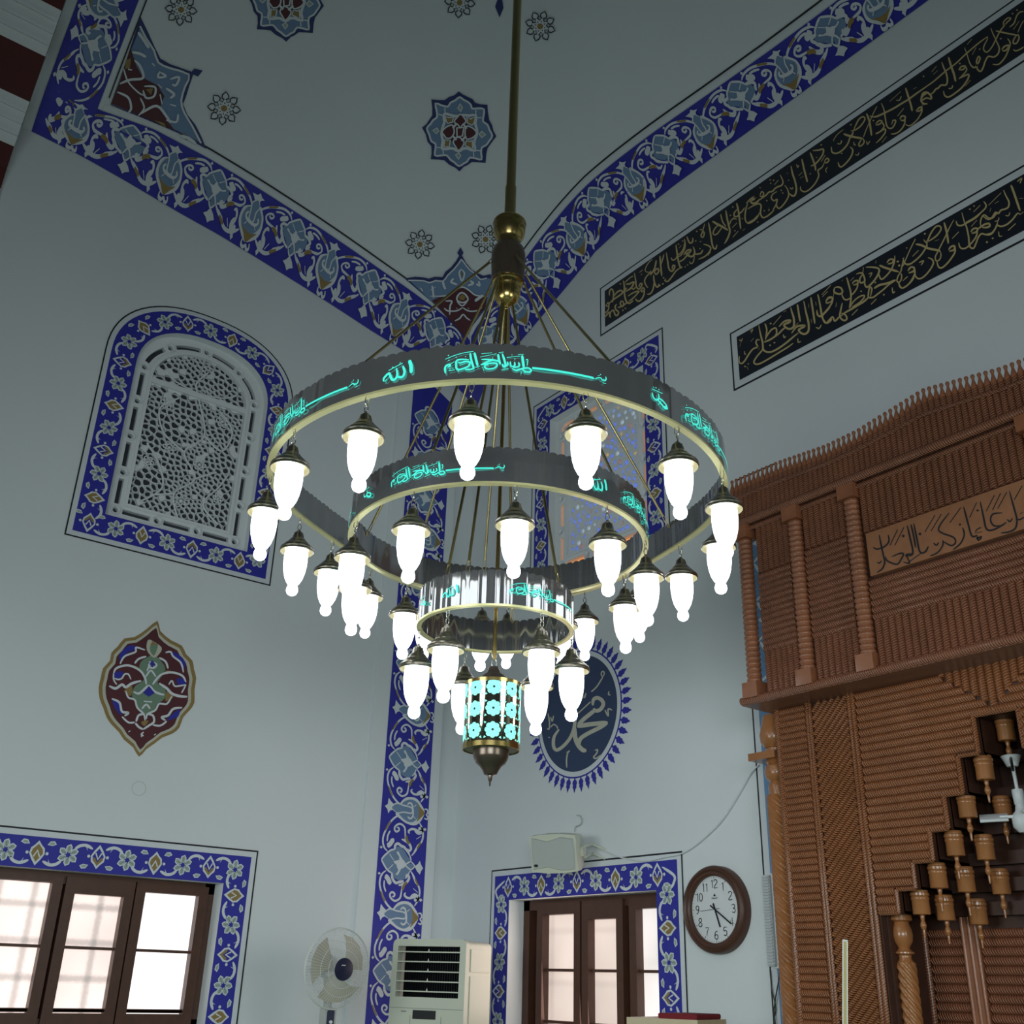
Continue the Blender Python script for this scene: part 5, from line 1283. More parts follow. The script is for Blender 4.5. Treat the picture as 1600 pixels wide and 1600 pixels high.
# crest of upright rods with a finial on each
CR_PX = [(1168, 759), (1220, 738), (1294, 713), (1343, 690), (1372, 672), (1402, 654), (1444, 628), (1475, 614), (1504, 603), (1556, 588)]
CRT = [(U(*p).x, U(*p).z) for p in CR_PX]
CRT[-1] = (XC, CRT[-1][1])
def crest_z(x):
    if x > XC: x = mir(x)
    return lerp_tab(x, CRT)
n = round((XR0 - XL0) / .0330); pc = (XR0 - XL0) / n
crest = MB(); xs_ = [XL0 + (i + .5) * pc for i in range(n)]
bk = []
for x in xs_: rod(crest, (x, YU - .012, zM1), (x, YU - .012, crest_z(x) - .012), pc * .5)
rod_pts = [(XL0 + (XR0 - XL0) * i / 60) for i in range(61)]
for a, b in zip(rod_pts, rod_pts[1:]): rod(crest, (a, YU - .03, zM1 + (crest_z(a) - zM1) * .62 + .02), (b, YU - .03, zM1 + (crest_z(b) - zM1) * .62 + .02), .011)
m = len(xs_)
crest.add([(x, YU + .006, z) for x in xs_ for z in (zM1, crest_z(x) - .02)], [(2 * i, 2 * i + 2, 2 * i + 3, 2 * i + 1) for i in range(m - 1)], 0)
mb_build(crest, 'crest', [ROPE], 40)
fin = MB(); fin.lathe([(.0165, -.018), (.0165, .0), (.013, .012), (.007, .034), (.0065, .046), (.0095, .052), (.0105, .060), (.0075, .067), (.0, .069)], n=10, cap=False)
fin_me = mesh_of(fin, 'crest_finial', [WOOD])
for x in xs_[:100]:
    o = bpy.data.objects.new('crest_finial', fin_me); COL.objects.link(o); o.parent = mih; o.location = Vector((x, YU - .012, crest_z(x))) - Vector((XC, 4.8, 0))
# turned posts of the canopy
def post_prof(z0, z1, r, bead):
    pr = [(0, z0), (r * .9, z0)]
    nb = round((z1 - z0) / bead)
    for i in range(nb):
        z = z0 + (z1 - z0) * i / nb; h = (z1 - z0) / nb
        pr += [(r * .78, z + .02 * h), (r * .97, z + .25 * h), (r, z + .5 * h), (r * .97, z + .75 * h), (r * .78, z + .98 * h)]
    return pr + [(r * .9, z1), (0, z1)]
post_x = [U(1175, 970).x, U(1255, 934).x, U(1346, 902).x]
for x0 in post_x + [mir(x) for x in post_x]:
    mb = MB(); yy = YU - .012
    mb.box((x0 - .05, yy - .05, zM2), (x0 + .05, yy + .05, zM2 + .085)); mb.box((x0 - .05, yy - .05, zM1 - .11), (x0 + .05, yy + .05, zM1 - .03))
    mb.lathe(post_prof(zM2 + .083, zM1 - .108, .042, .030), (x0, yy, 0), 14, cap=False)
    mb_build(mb, 'turned_post', [WOOD], 50)
# canopy panels
def panel_rows(x0, x1, rows):
    for kind, z0, z1 in rows:
        mb = MB()
        mb.box((x0, YU - .004, z0 - .002), (x1, YU + .006, z1 + .002))
        if kind == 'v': rods_v(mb, x0, x1, K(z0), K(z1), YU - .004, .039)
        else: rods_h(mb, K(x0), K(x1), z0, z1, YU - .004, .036)
        mb_build(mb, 'rod_panel', [ROPE], 40)
zt = zM1 - .05
z1a, z1b = U(1217, 887).z, U(1217, 1014).z
z2a, z2b = U(1297, 848).z, U(1297, 993).z
bx = [(U(1192, 960).x, post_x[1] - .05), (post_x[1] + .05, post_x[2] - .05), (post_x[2] + .05, mir(post_x[2] + .05))]
panel_rows(*bx[0], [('v', z1a, zt), ('h', z1b, z1a), ('v', zM2 + .01, z1b)])
panel_rows(mir(bx[0][1]), mir(bx[0][0]), [('v', z1a, zt), ('h', z1b, z1a), ('v', zM2 + .01, z1b)])
panel_rows(*bx[1], [('v', z2a, zt), ('h', z2b, z2a), ('v', zM2 + .01, z2b)])
panel_rows(mir(bx[1][1]), mir(bx[1][0]), [('v', z2a, zt), ('h', z2b, z2a), ('v', zM2 + .01, z2b)])
zb1, zb0 = U(1356, 837).z, U(1370, 901).z
zc = U(1490, 937).z
panel_rows(*bx[2], [('v', zb1 + .012, zt), ('h', zc, zb0 - .012), ('v', zM2 + .01, zc)])
mb = MB(); xbd0, xbd1 = U(1361, 868).x, mir(U(1361, 868).x)
mb.box((xbd0, YU - .026, zb0), (xbd1, YU + .004, zb1))
board = mb_build(mb, 'text_board', [BOARDW], False)
p = Paint(lambda x, y: (RY(x, y, YU - .026), NR), .0008, .0005)
MT = '''150 708 190 726 262 700 302 650 294 588|16; 208 588 230 700 252 800 262 850 240 912 188 952|17; 330 800 400 770 442 772 420 822 380 872 290 842 268 798|16; 440 850 500 862 480 808 468 780 522 768|14; 478 498 506 620 532 740 520 782 458 792|18; 514 488 540 600 560 714|18; 540 478 570 620 600 752 652 752 682 698|18; 478 862 622 758|11t;
882 378 778 540 920 612 942 662 900 692 818 650|16; 820 640 820 690 770 760 698 792|15; 1010 518 1026 590 990 672 918 732|16; 1020 318 1060 470 1100 600 1152 592|18; 1128 572 1202 558|16; 1150 600 1162 642 1192 608 1140 625|16; 1130 560 1160 530 1190 520|12; 1180 268 1212 420 1240 532 1302 542 1382 502 1434 468|18; 1392 378 1302 390 1280 450 1312 502 1372 500|16;
1460 168 1502 320 1532 440 1520 522 1462 560 1378 572|18; 1530 440 1562 442 1602 420|15; 312 692 386 538|10t; 358 692 446 518|10t; 648 562 746 398|10t; 708 552 806 388|10t; 888 472 992 328|10t; 1078 422 1146 278|10t; 1238 362 1316 208|10t; 1298 352 1376 188|10t; 1348 337 1436 178|10t; 1508 252 1582 118|10t; 440 600|28; 600 580|30; 985 490|24; 1155 355|24; 730 665 760 690 780 660|14; 1440 440 1465 462 1490 430|14; 190 850 210 862 232 838|12; 1560 390 1590 370|14'''
p.script(MT, 1340, 740, .1625, 0, 0)
tag(p.build('lettering', board, [P_BLACK]), 'dark carved calligraphy')
# ---- lower front
zA = zM2 - .03
xA0, xA1 = W(1213, 1130).x, W(1268, 1130).x
xB1 = W(1334, 1130).x
xC0 = W(1343, 1130).x
steps = [W(*q) for q in ((1521, 1120), (1496, 1182), (1474, 1243), (1451, 1297), (1426, 1347), (1400, 1390), (1381, 1427))]
zs_ = [q.z for q in steps]; xs_st = [W(*q).x for q in ((1528, 1150), (1503, 1208), (1481, 1268), (1458, 1320), (1431, 1367), (1405, 1406), (1392, 1440))]
# stepped edge: between zs_[i+1] and zs_[i] the opening starts at xs_st[i]
def step_x(z):
    if z >= zs_[0]: return None
    for i in range(6):
        if z >= zs_[i + 1]: return xs_st[i]
    return xC0 + .012
mb = MB()
mb.box((xA0, YLW + .002, 0), (xC0, YLW + .04, zA))
mb.box((xC0, YLW + .002, zs_[0]), (XC, YLW + .04, zA))
for i in range(6): mb.box((xC0, YLW + .002, zs_[i + 1]), (xs_st[i], YLW + .04, zs_[i]))
v0 = list(mb.v)
o_ = len(mb.v)
mm = MB()
for f in mb.f: pass
mb.v += [(mir(x), y, z) for x, y, z in v0]; mb.f += [[i + o_ for i in reversed(f)] for f in list(mb.f)]; mb.m += list(mb.m)
mb_build(mb, 'front_board', [WOODD], False)
for mf in (lambda x: x, mir):
    s = 1 if mf(1.0) == 1.0 else -1
    rg = lambda a, b: (min(mf(a), mf(b)), max(mf(a), mf(b)))
    a, b = rg(xA0 + .03, xA1 - .03); mb = MB(); rods_h(mb, K(a), K(b), 0.0, zA, YLW, .034); mb_build(mb, 'rod_panel', [ROPEL], 40)
    for xx, w in ((xA0 + .014, .017), (xA1 - .018, .012), (xA1 + .0, .012), (xB1 - .012, .013), (xB1 + .012, .013)):
        mb = MB(); rod(mb, (mf(xx), YLW - .004, 0), (mf(xx), YLW - .004, zA), w); mb_build(mb, 'edge_rope', [ROPEL], 40)
    # diagonal rods
    mb = MB(); xa, xb = xA1 + .016, xB1 - .026; wd = xb - xa; dz = wd * .98
    n = int((zA + dz) /   .041)
    for i in range(-int(dz /   .041), n):
        z0 = zA - i *   .041 - dz
        pa, pb = (xa, z0), (xb, z0 + dz)
        if pa[1] > zA - .012: continue
        if pb[1] > zA: t = (zA - pa[1]) / dz; pb = (xa + wd * t, zA)
        if pb[1] < .02: continue
        if pa[1] < 0: t = -pa[1] / dz; pa = (xa + wd * t, 0)
        rod(mb, (mf(pa[0]), YLW, pa[1]), (mf(pb[0]), YLW, pb[1]), .0145)
    mb_build(mb, 'diagonal_rod_panel', [ROPEL], 40)
    # horizontal rods with the stepped edge, and the upright rods of the triangle over the niche
    mb = MB(); zap = zs_[0] + .03
    xt = W(1462, 1037).x; ztop = zA
    def xright(z):
        if z > zap: return XC + (xt - XC) * (z - zap) / (ztop - zap)
        sx = step_x(z); return XC if sx is None else sx - .014
    npit = round((zA - zs_[6]) / .0375); pz = (zA - zs_[6]) / npit
    for i in range(npit):
        z = zs_[6] + (i + .5) * pz; q = xright(z)
        if q - xC0 > .03: rod(mb, (mf(xC0), YLW, z), (mf(q), YLW, z), pz * .5)
    mb_build(mb, 'stepped_rod_panel', [ROPEL], 40)
    # rope edging round the steps
    mb = MB()
    for i in range(6):
        rod(mb, (mf(xs_st[i] - .006), YLW - .006, zs_[i + 1]), (mf(xs_st[i] - .006), YLW - .006, zs_[i]), .0115)
        nx_ = xs_st[i + 1] if i < 5 else xC0
        rod(mb, (mf(nx_), YLW - .006, zs_[i + 1]), (mf(xs_st[i]), YLW - .006, zs_[i + 1]), .0105)
    rod(mb, (mf(xs_st[0] - .01), YLW - .006, zs_[0] + .004), (XC, YLW - .006, zs_[0] + .004), .0115)
    mb_build(mb, 'stepped_edging', [ROPEL], 40)
mb = MB(); xt = W(1462, 1037).x; zap = zs_[0] + .03
hw = XC - xt
rods_v(mb, xt, 2 * XC - xt, lambda x: zap + (zA - zap) * abs(x - XC) / hw, K(zA), YLW + .003, .039)
mb_build(mb, 'upright_rod_panel', [ROPEL], 40)
# niche interior: back, sides, tier boards
xN0 = xC0 + .01; xN1 = mir(xN0)
mb = MB()
mb.box((xN0 - .02, YB - .02, 0), (xN1 + .02, YB, zs_[0]))
mb.box((xN0 - .02, YLW + .04, 0), (xN0, YB - .02, zs_[6])); mb.box((xN1, YLW + .04, 0), (xN1 + .02, YB - .02, zs_[6]))
mb_build(mb, 'niche_back', [WOODD], False)
for i in range(7):
    mb = MB(); xa = xs_st[i] if i < 6 else xN0
    xb = mir(xa)
    inner_a = xs_st[i - 1] if i else XC
    if i < 6 or True:
        for mf in (lambda x: x, mir):
            q0, q1 = sorted((mf(xa), mf(inner_a)))
            mb.box((q0, YLW + .04, zs_[i] - .002), (q1, YB - .02, zs_[i] + .010))
        if i < 6:
          for mf in (lambda x: x, mir):
            q0, q1 = sorted((mf(xa), mf(xa - .014))); mb.box((q0, YLW + .03, zs_[i + 1] - .002), (q1, YB - .02, zs_[i] + .010))
          mb.box((xa, YLW + .285, zs_[i + 1] - .004), (xb, YLW + .30, zs_[i + 1] + .055))
        mb_build(mb, 'tier_board', [WOODD], False)
pend = MB()
pend.lathe([(.0, .004), (.044, .004), (.047, .0), (.047, -.010), (.052, -.014), (.052, -.026), (.047, -.030), (.050, -.036), (.050, -.044), (.047, -.048), (.048, -.108), (.045, -.113), (.022, -.114), (.012, -.118), (.013, -.126), (.009, -.140), (.012, -.146), (.0165, -.158), (.0165, -.166), (.011, -.178), (.007, -.182), (.0075, -.200), (.005, -.212), (.0055, -.218), (.0, -.222)], n=20, cap=False)
pend_me = mesh_of(pend, 'turned_pendant', [WOODL])
PEN = [(1568, 1122, 1), (1535, 1182, 0), (1508, 1241, 0), (1564, 1246, 2), (1489, 1300, 0), (1536, 1306, 1), (1463, 1350, 0), (1506, 1356, 1), (1560, 1359, 2), (1436, 1391, 0), (1474, 1400, 1), (1525, 1406, 2)]
for x, y, d in PEN:
    q = RY(x, y, YLW + .075 + .085 * d)
    xs2 = [q.x] if abs(q.x - XC) < .06 else [q.x, mir(q.x)]
    for xx in xs2:
        o = bpy.data.objects.new('turned_pendant', pend_me); COL.objects.link(o); o.parent = mih; o.location = Vector((xx, q.y, q.z)) - Vector((XC, 4.8, 0)); o.rotation_euler = (0, 0, x); o.scale = (.84, .84, .95)
# twisted columns inside the niche and at the outer edges
for mf in (lambda x: x, mir):
    c = RY(1407, 1434, YLW + .11); x0 = mf(c.x); yy = YLW + .11; zt = c.z
    mb = MB(); mb.lathe([(0, zt + .02), (.050, zt + .018), (.052, zt - .012), (.034, zt - .02), (.036, zt - .03), (.044, zt - .05), (.047, zt - .075), (.043, zt - .105), (.030, zt - .125), (.026, zt - .135), (.034, zt - .145), (.045, zt - .152), (.045, zt - .158), (.03, zt - .165), (.028, zt - .18), (.038, zt - .195)], (x0, yy, 0), 28, cap=False)
    shaft = [(.043, zt - .195 - i * .006) for i in range(int((zt - .25) / .006))] + [(.05, .06), (.06, .05), (.06, 0)]
    mb.lathe(shaft, (x0, yy, 0), 40, twist=(.0045, -8, 150, .1, zt - .20), cap=False)
    mb_build(mb, 'twisted_column', [WOODL], 50)
    c = RY(1214, 1206, YLW + .085); x0 = mf(c.x); yy = YLW + .085; zc_ = c.z
    z1145, z1180 = RY(1212, 1146, yy).z, RY(1212, 1183, yy).z
    zsh = RY(1216, 1243, yy).z
    mb = MB()
    mb.lathe([(0, zA), (.052, zA), (.056, z1145 + .10), (.072, z1145 + .03), (.082, z1145 - .01), (.078, z1145 - .05), (.058, z1145 - .075), (.060, z1180 + .05), (.052, z1180 + .045), (.05, z1180 + .02)], (x0, yy, 0), 28, cap=False)
    mb.lathe([(.05, z1180 - .015), (.056, z1180 - .03), (.042, z1180 - .045), (.06, zc_ + .03), (.068, zc_), (.062, zc_ - .035), (.042, zc_ - .055), (.05, zc_ - .07), (.052, zc_ - .085), (.05, zsh)], (x0, yy, 0), 28, cap=False)
    mb.lathe([(.062, zsh - i * .005) for i in range(int((zsh - .1) / .005))] + [(.075, .08), (.085, .07), (.085, 0)], (x0, yy, 0), 72, twist=(.0042, -14, 240, .1, zsh), cap=False)
    mb.box((x0 - .125, yy - .085, z1180 - .018), (x0 + .06, yy + .085, z1180 + .022)) if mf(1) == 1 else mb.box((x0 - .06, yy - .085, z1180 - .018), (x0 + .125, yy + .085, z1180 + .022))
    mb_build(mb, 'twisted_column', [WOODL], 50)
# rod panels at the back of the niche
yb = YB - .022
edges = [RY(q, 1500, yb).x for q in (1458, 1514, 1540)]
xm = edges[2]
ztp = RY(1480, 1452, yb).z
segs = [(edges[0], edges[1]), (edges[2], mir(edges[2])), (mir(edges[1]), mir(edges[0]))]
for a, b in segs:
    mb = MB(); rods_h(mb, K(a), K(b), 0.02, ztp, yb, .040); mb_build(mb, 'niche_rod_panel', [ROPE], 40)
for a, b in ((edges[1], edges[2]), (mir(edges[2]), mir(edges[1]))):
    mb = MB(); mb.box((a + .004, yb - .035, 0), (b - .004, yb, ztp + .05))
    for xx in (a + .008, b - .008, (a + b) / 2): rod(mb, (xx, yb - .033, 0), (xx, yb - .033, ztp + .05), .010)
    mb_build(mb, 'niche_pilaster', [WOOD], 40)
for xx in (edges[0] - .02, mir(edges[0] - .02)):
    mb = MB(); rod(mb, (xx, yb - .02, 0), (xx, yb - .02, ztp + .05), .018); mb_build(mb, 'edge_rope', [ROPE], 40)
# painted blue border of the alcove behind the wooden front
p = Paint(on_right, .002, .0009)
xa = -4.176; za = 4.394
P_SKY = mat('pale_blue_border_paint', (.16, .30, .52), .6, noise=.1, nscale=8)
xr_ = mir(xa)
for q0, q1 in ((xa, xa + .345), (mir(xa + .345), mir(xa))):
    for (r, mi, ly) in (((q0, q1, 0, za), BLACK, 0), ((q0 + .012, q1 - .012, 0, za - .012), WHITE, 1), ((q0 + .055, q1 - .055, 0, za - .055), 13, 2)): p.fill(rect(r), mi, ly)
pz = .25
k = 0
while pz < za - .2:
    for sgn, xx in ((1, xa + .165), (-1, mir(xa + .165))):
        p.stroke([(xx - .07, pz - .13), (xx + .04 * sgn, pz - .06), (xx + .06 * sgn, pz), (xx - .02 * sgn, pz + .06), (xx - .06, pz + .12)], .024, WHITE, 4)
        p.fill([(xx - .06, pz), (xx, pz + .05), (xx + .05, pz), (xx, pz - .05)], SLATE if k % 2 else WHITE, 5)
        p.fill([(xx - .03, pz), (xx, pz + .026), (xx + .03, pz), (xx, pz - .026)], PALE, 6)
    pz += .26; k += 1
tag(p.build('trim_11', None, PAINTS + [P_SKY]), kind='structure')
# ------------------------------------------------------------ wall clock
ck = Vector((-4.526, YR - .03, 1.682)); CRAD = .246
clock = empty('wall_clock', ck, 'round brown wooden wall clock with white dial beside the right window', 'clock')
MR = Matrix(((1, 0, 0), (0, 0, -1), (0, 1, 0)))      # lathe axis turned to face the room (-y)
m = MB(); m.lathe([(CRAD * .76, .0), (CRAD * .76, .022), (CRAD * .80, .032), (CRAD * .86, .030), (CRAD * .90, .040), (CRAD * .96, .034), (CRAD, .016), (CRAD, -.028)], n=64, M=MR, cap=False)
m.build('rim', [WOODF], clock, 40)
m = MB(); m.lathe([(0, .004), (CRAD * .78, .004)], n=48, M=MR, cap=False); m.lathe([(0, -.026), (CRAD * .98, -.026)], n=48, M=MR, cap=False)
m.build('dial', [mat('clock_dial', (.74, .76, .78), .5, noise=.02)], clock)
DIG = {'1': ['-18 30 0 44 0 -44|11'], '2': ['-26 24 -16 42 6 44 22 30 16 8 -28 -42 28 -42|10'], '3': ['-24 34 0 44 20 32 14 8 -6 2 18 -6 24 -26 6 -44 -24 -34|10'], '4': ['10 -44 10 44 -30 -16 28 -16|10'], '5': ['22 42 -18 42 -22 4 4 10 22 -8 16 -36 -6 -44 -26 -34|10'],
       '6': ['20 40 -8 34 -24 2 -22 -30 0 -44 20 -32 20 -6 2 6 -20 -8|10'], '7': ['-26 42 26 42 0 0 -8 -44|10'], '8': ['0 2 -20 16 -16 38 0 44 18 36 18 14 -22 -14 -22 -36 0 -44 22 -34 22 -14 0 2|10'], '9': ['20 8 2 -4 -18 8 -20 32 0 44 20 32 20 0 6 -34 -18 -42|10'], '0': ['0 44 -20 26 -22 -20 0 -44 22 -20 20 26 0 44|10']}
P0 = Paint(lambda x, z: (Vector((x, -.005, z)), Vector((0, -1, 0))), .0006, .0003)
for h in range(1, 13):
    a = PI / 2 - h * PI / 6; cx_, cz_ = .142 * math.cos(a), .142 * math.sin(a); t = str(h)
    for i, ch in enumerate(t):
        ox = (i - (len(t) - 1) / 2) * .026
        for st in DIG[ch]:
            q, w = st.split('|'); P0.stroke([(cx_ + ox + x * .00052, cz_ + y * .00052) for x, y in pts(q)], float(w) * .00052, 0, 1, taper=.7, smooth=3 if ch not in '147' else 0)
for k in range(60):
    a = k * PI / 30; r0 = .176 if k % 5 else .170
    P0.stroke([(r0 * math.cos(a), r0 * math.sin(a)), (.182 * math.cos(a), .182 * math.sin(a))], .0016 if k % 5 else .003, 0, 1, taper=1, smooth=0)
P0.fill([(-.008, .078), (0, .088), (.008, .078), (.008, .072), (-.008, .072)], 0, 1)
P0.stroke([(-.026, .058), (-.020, .066), (-.014, .058), (-.008, .064), (-.002, .058), (.004, .064), (.010, .058), (.018, .066), (.026, .058)], .003, 0, 1)
P0.build('numerals', clock, [P_BLACK])
def hand(nm, deg, L, w, tail, y):
    a = math.radians(90 - deg); d = Vector((math.cos(a), 0, math.sin(a))); s_ = Vector((-d.z, 0, d.x)); o = Vector((0, y, 0))
    mm = MB(); mm.obox(o + d * (L - tail) / 2, d, (0, 1, 0), s_, (L + tail) / 2, .001, w / 2); return mm.build(nm, [P_BLACK], clock)
hand('hour_hand', 160.5, .105, .010, .035, -.009); hand('minute_hand', 124, .150, .008, .04, -.012); hand('second_hand', 266, .115, .002, .04, -.015)
# ------------------------------------------------------------ loudspeaker over the right window, with its wire
def frame_at(p, yaw, pitch=0.0):
    v = (p - CAM); v.z = 0; v.normalize(); n = -v
    n = Matrix.Rotation(yaw, 3, 'Z') @ n
    r = Vector((-n.y, n.x, 0))        # to the viewer's right when facing the front
    n = (n * math.cos(pitch) + Vector((0, 0, math.sin(pitch)))).normalized()
    return r, n, r.cross(n) * -1 if (r.cross(n)).z < 0 else r.cross(n)
sp = RY(874, 1331, 4.76)
r, n, u = frame_at(sp, math.radians(-24), math.radians(-14))
spk = empty('loudspeaker', sp, 'cream white box loudspeaker mounted on the wall above the right window', 'loudspeaker')
m = MB()
S = lambda a, b, c: r * a + n * b + u * c
prof_s = [(-.165, -.115), (-.06, -.125), (.06, -.125), (.165, -.115), (.172, -.09), (.165, 0), (.172, .09), (.165, .118), (.06, .128), (-.06, .128), (-.165, .118), (-.172, .09), (-.165, 0), (-.172, -.09)]
ringsS = [(1.0, .10), (1.0, .03), (.90, -.05), (.72, -.11)]
vs = [S(a * k, d, b * k) for k, d in ringsS for a, b in prof_s]; q = len(prof_s)
m.add(vs, [(i * q + j, i * q + (j + 1) % q, (i + 1) * q + (j + 1) % q, (i + 1) * q + j) for i in range(3) for j in range(q)] + [tuple(range(q - 1, -1, -1)), tuple(range(3 * q, 4 * q))])
m.build('cabinet', [PLW], spk, 50)
m = MB(); wv = [(-.155, -.100), (-.05, -.085), (.05, -.108), (.150, -.104), (.158, 0), (.152, .096), (.06, .108), (-.04, .082), (-.10, .096), (-.152, .108), (-.16, 0)]
q = len(wv); m.add([S(a, .1005, b) for a, b in wv] + [S(a * .95, .112, b * .95) for a, b in wv], [(i, (i + 1) % q, q + (i + 1) % q, q + i) for i in range(q)] + [tuple(range(q, 2 * q))])
m.build('grille', [PLG], spk, 30)
m = MB(); m.add([S(-.130 + .016 * math.cos(a), .1135, -.072 + .010 * math.sin(a)) for a in [i * PI / 5 for i in range(10)]], [tuple(range(10))]); m.build('badge', [DARKP], spk)
m = MB(); e0 = S(.165, .0, .0); m.tube([e0, e0 + r * .02], .035, 14); wp = Vector((sp.x + .20, YR - .002, sp.z + .02)) - sp
m.tube([e0 + r * .02 + u * .03, e0 + r * .03 - n * .12 + u * .03, wp], .009, 8); m.tube([e0 + r * .02 - u * .04, e0 + r * .03 - n * .12 - u * .03, wp - Vector((0, 0, .06))], .007, 8)
m.build('bracket', [PLW], spk, 50)
def cable(name, pxs, Y, rad, material, label, cat):
    P_ = [RY(x, y, Y) for x, y in catmull(pxs, 5)]
    m = MB(); m.tube(P_, rad, 7); return tag(m.build(name, [material], None, True), label, cat)
cable('wire', [(941, 1329), (950, 1332), (975, 1341), (1010, 1345), (1040, 1339), (1064, 1334), (1090, 1318), (1125, 1285), (1150, 1248), (1172, 1210), (1186, 1195)], 4.985, .0045, WHITEP, 'thin white wire sagging from the loudspeaker across the wall to the niche', 'wire')
cable('hook', [(898, 1300), (899, 1292), (906, 1289), (909, 1282), (906, 1275), (901, 1274)], 4.985, .004, PLG, 'small bent wire hook on the wall above the loudspeaker', 'hook')
# emergency light with its two black leads
c0, c1 = RY(1201, 1365, 4.95), RY(1206, 1513, 4.95)
el = empty('emergency_light', (c0.x, 4.95, (c0.z + c1.z) / 2), 'tall narrow white emergency light on the wall right of the clock', 'light fixture')
hz = (c0.z - c1.z) / 2
m = MB(); m.bevel_box((.018, .020, 0), (1, 0, 0), (0, 1, 0), (0, 0, 1), .040, .024, hz, .012); m.build('housing', [WHITEP], el, 40)
m = MB(); m.bevel_box((-.006, -.012, 0), (1, 0, 0), (0, 1, 0), (0, 0, 1), .026, .010, hz * .965, .010)
for i in range(30):
    zz = -hz * .92 + hz * 1.84 * i / 29; m.box((-.030, -.030, zz - .004), (.016, -.020, zz + .004))
m.build('ribbed_cover', [mat('ribbed_cover_plastic', (.55, .58, .60), .3, noise=.05)], el, False)
m = MB(); m.box((.046, -.005, hz * .3), (.056, .01, hz * .75)); m.build('switch_plate', [DARKP], el)
cable('cord', [(1203, 1515), (1206, 1545), (1212, 1575), (1209, 1600), (1208, 1660), (1212, 1800)], 4.985, .0035, DARKP, 'black cord hanging from the left side under the emergency light', 'cord')
cable('cord', [(1216, 1480), (1218, 1520), (1211, 1565), (1210, 1590), (1217, 1640), (1219, 1800)], 4.978, .0035, DARKP, 'black cord hanging from the right side of the emergency light', 'cord')
# ------------------------------------------------------------ air cooler in the corner
cp_ = RD(729, 1468, 7.45)
r, n, u = frame_at(cp_, math.radians(-27))
HT = cp_.z; WD, DP = .555, .44
o0 = cp_ - r * (WD / 2); o0.z = 0
cool = empty('air_cooler', o0 - n * (DP / 2), 'cream white upright air cooler with dark louvred outlet standing in the corner', 'air cooler')
C0 = n * (DP / 2)
S = lambda a, b, c: r * a + n * b + Vector((0, 0, c)) + C0         # a across, b out of the front, c up
m = MB()
rr = .035
pr = [(-WD / 2, 0), (WD / 2, 0), (WD / 2, HT - rr)] + [(WD / 2 - rr + rr * math.cos(t), HT - rr + rr * math.sin(t)) for t in (PI / 8, PI / 4, 3 * PI / 8, PI / 2)] + [(-WD / 2 + rr + rr * math.cos(t), HT - rr + rr * math.sin(t)) for t in (PI / 2, 5 * PI / 8, 3 * PI / 4, 7 * PI / 8, PI)]
gx0, gx1, gz0, gz1 = -WD / 2 + .04, WD / 2 - .045, HT - .355, HT - .045
k = len(pr)
m.add([S(a, b, c) for b in (0.0, -.05) for a, c in pr], [(i, (i + 1) % k, k + (i + 1) % k, k + i) for i in range(k)])
pr2 = [(a * .985, c - .006 if c > .5 else c) for a, c in pr]
m.add([S(a, b, c) for b, L_ in ((-.05, pr2), (-DP + .05, pr2)) for a, c in L_], [(i, (i + 1) % k, k + (i + 1) % k, k + i) for i in range(k)])
m.add([S(a, b, c) for b, L_ in ((-DP + .05, pr2), (-DP, [(a * .9, c - .03 if c > .5 else c) for a, c in pr2])) for a, c in L_], [(i, (i + 1) % k, k + (i + 1) % k, k + i) for i in range(k)])
loops = [[Vector((a, c, 0)) for a, c in pr], [Vector((a, c, 0)) for a, c in rect((gx0, gx1, gz0, gz1))]]
flat = [v for l in loops for v in l]
m.add([S(v.x, 0, v.y) for v in flat], [tuple(t) for t in tessellate_polygon(loops)])
m.add([S(a, b, c) for b in (0, -.09) for a, c in rect((gx0, gx1, gz0, gz1))], [(i, (i + 1) % 4, 4 + (i + 1) % 4, 4 + i) for i in range(4)])
m.build('housing', [PLW], cool, 35)
m = MB(); m.add([S(a, -.085, c) for a, c in rect((gx0 + .02, gx1, gz0, gz1))], [(0, 1, 2, 3)])
for i in range(24): a = gx0 + .03 + (gx1 - gx0 - .05) * i / 23; m.add([S(a, b, c) for b, c in ((-.08, gz0), (-.05, gz0), (-.05, gz1), (-.08, gz1))], [(0, 1, 2, 3)])
m.build('outlet', [DARKP], cool)
for i in range(5):
    zz = gz1 - .035 - i * .060
    m = MB(); m.obox(S((gx0 + gx1) / 2, -.012, zz), r, n, Vector((0, 0, 1)), (gx1 - gx0) / 2, .018, .0038)
    m.add([S(a, -.006, c) for a, c in ((-.012, zz), (.004, zz), (-.004, zz + .022))], [(0, 1, 2)]); m.build('louvre', [PLW], cool)
m = MB(); zl = HT - .42
m.add([S(a, .002, c) for a, c in rect((-WD / 2 + .005, WD / 2 - .005, zl - .003, zl))], [(0, 1, 2, 3)], 0)
for a in (-.115, .115): m.add([S(a + d, .002, c) for d, c in ((0, zl - .045), (.003, zl - .045), (.003, zl - .30), (0, zl - .30))], [(0, 1, 2, 3)], 0)
m.add([S(a, .002, c) for a, c in rect((-.185, -.145, zl - .026, zl - .018))], [(0, 1, 2, 3)], 0)
m.build('seam', [mat('seam_shadow_grey', (.25, .27, .24), .6, noise=.05)], cool)
m = MB(); m.obox(S(-.01, .001, zl - .038), r, n, Vector((0, 0, 1)), .085, .003, .026); m.build('display', [DARKP], cool)
m = MB(); m.obox(S(0, .003, zl - .21), r, n, Vector((0, 0, 1)), .095, .004, .09); m.build('front_flap', [PLW], cool)
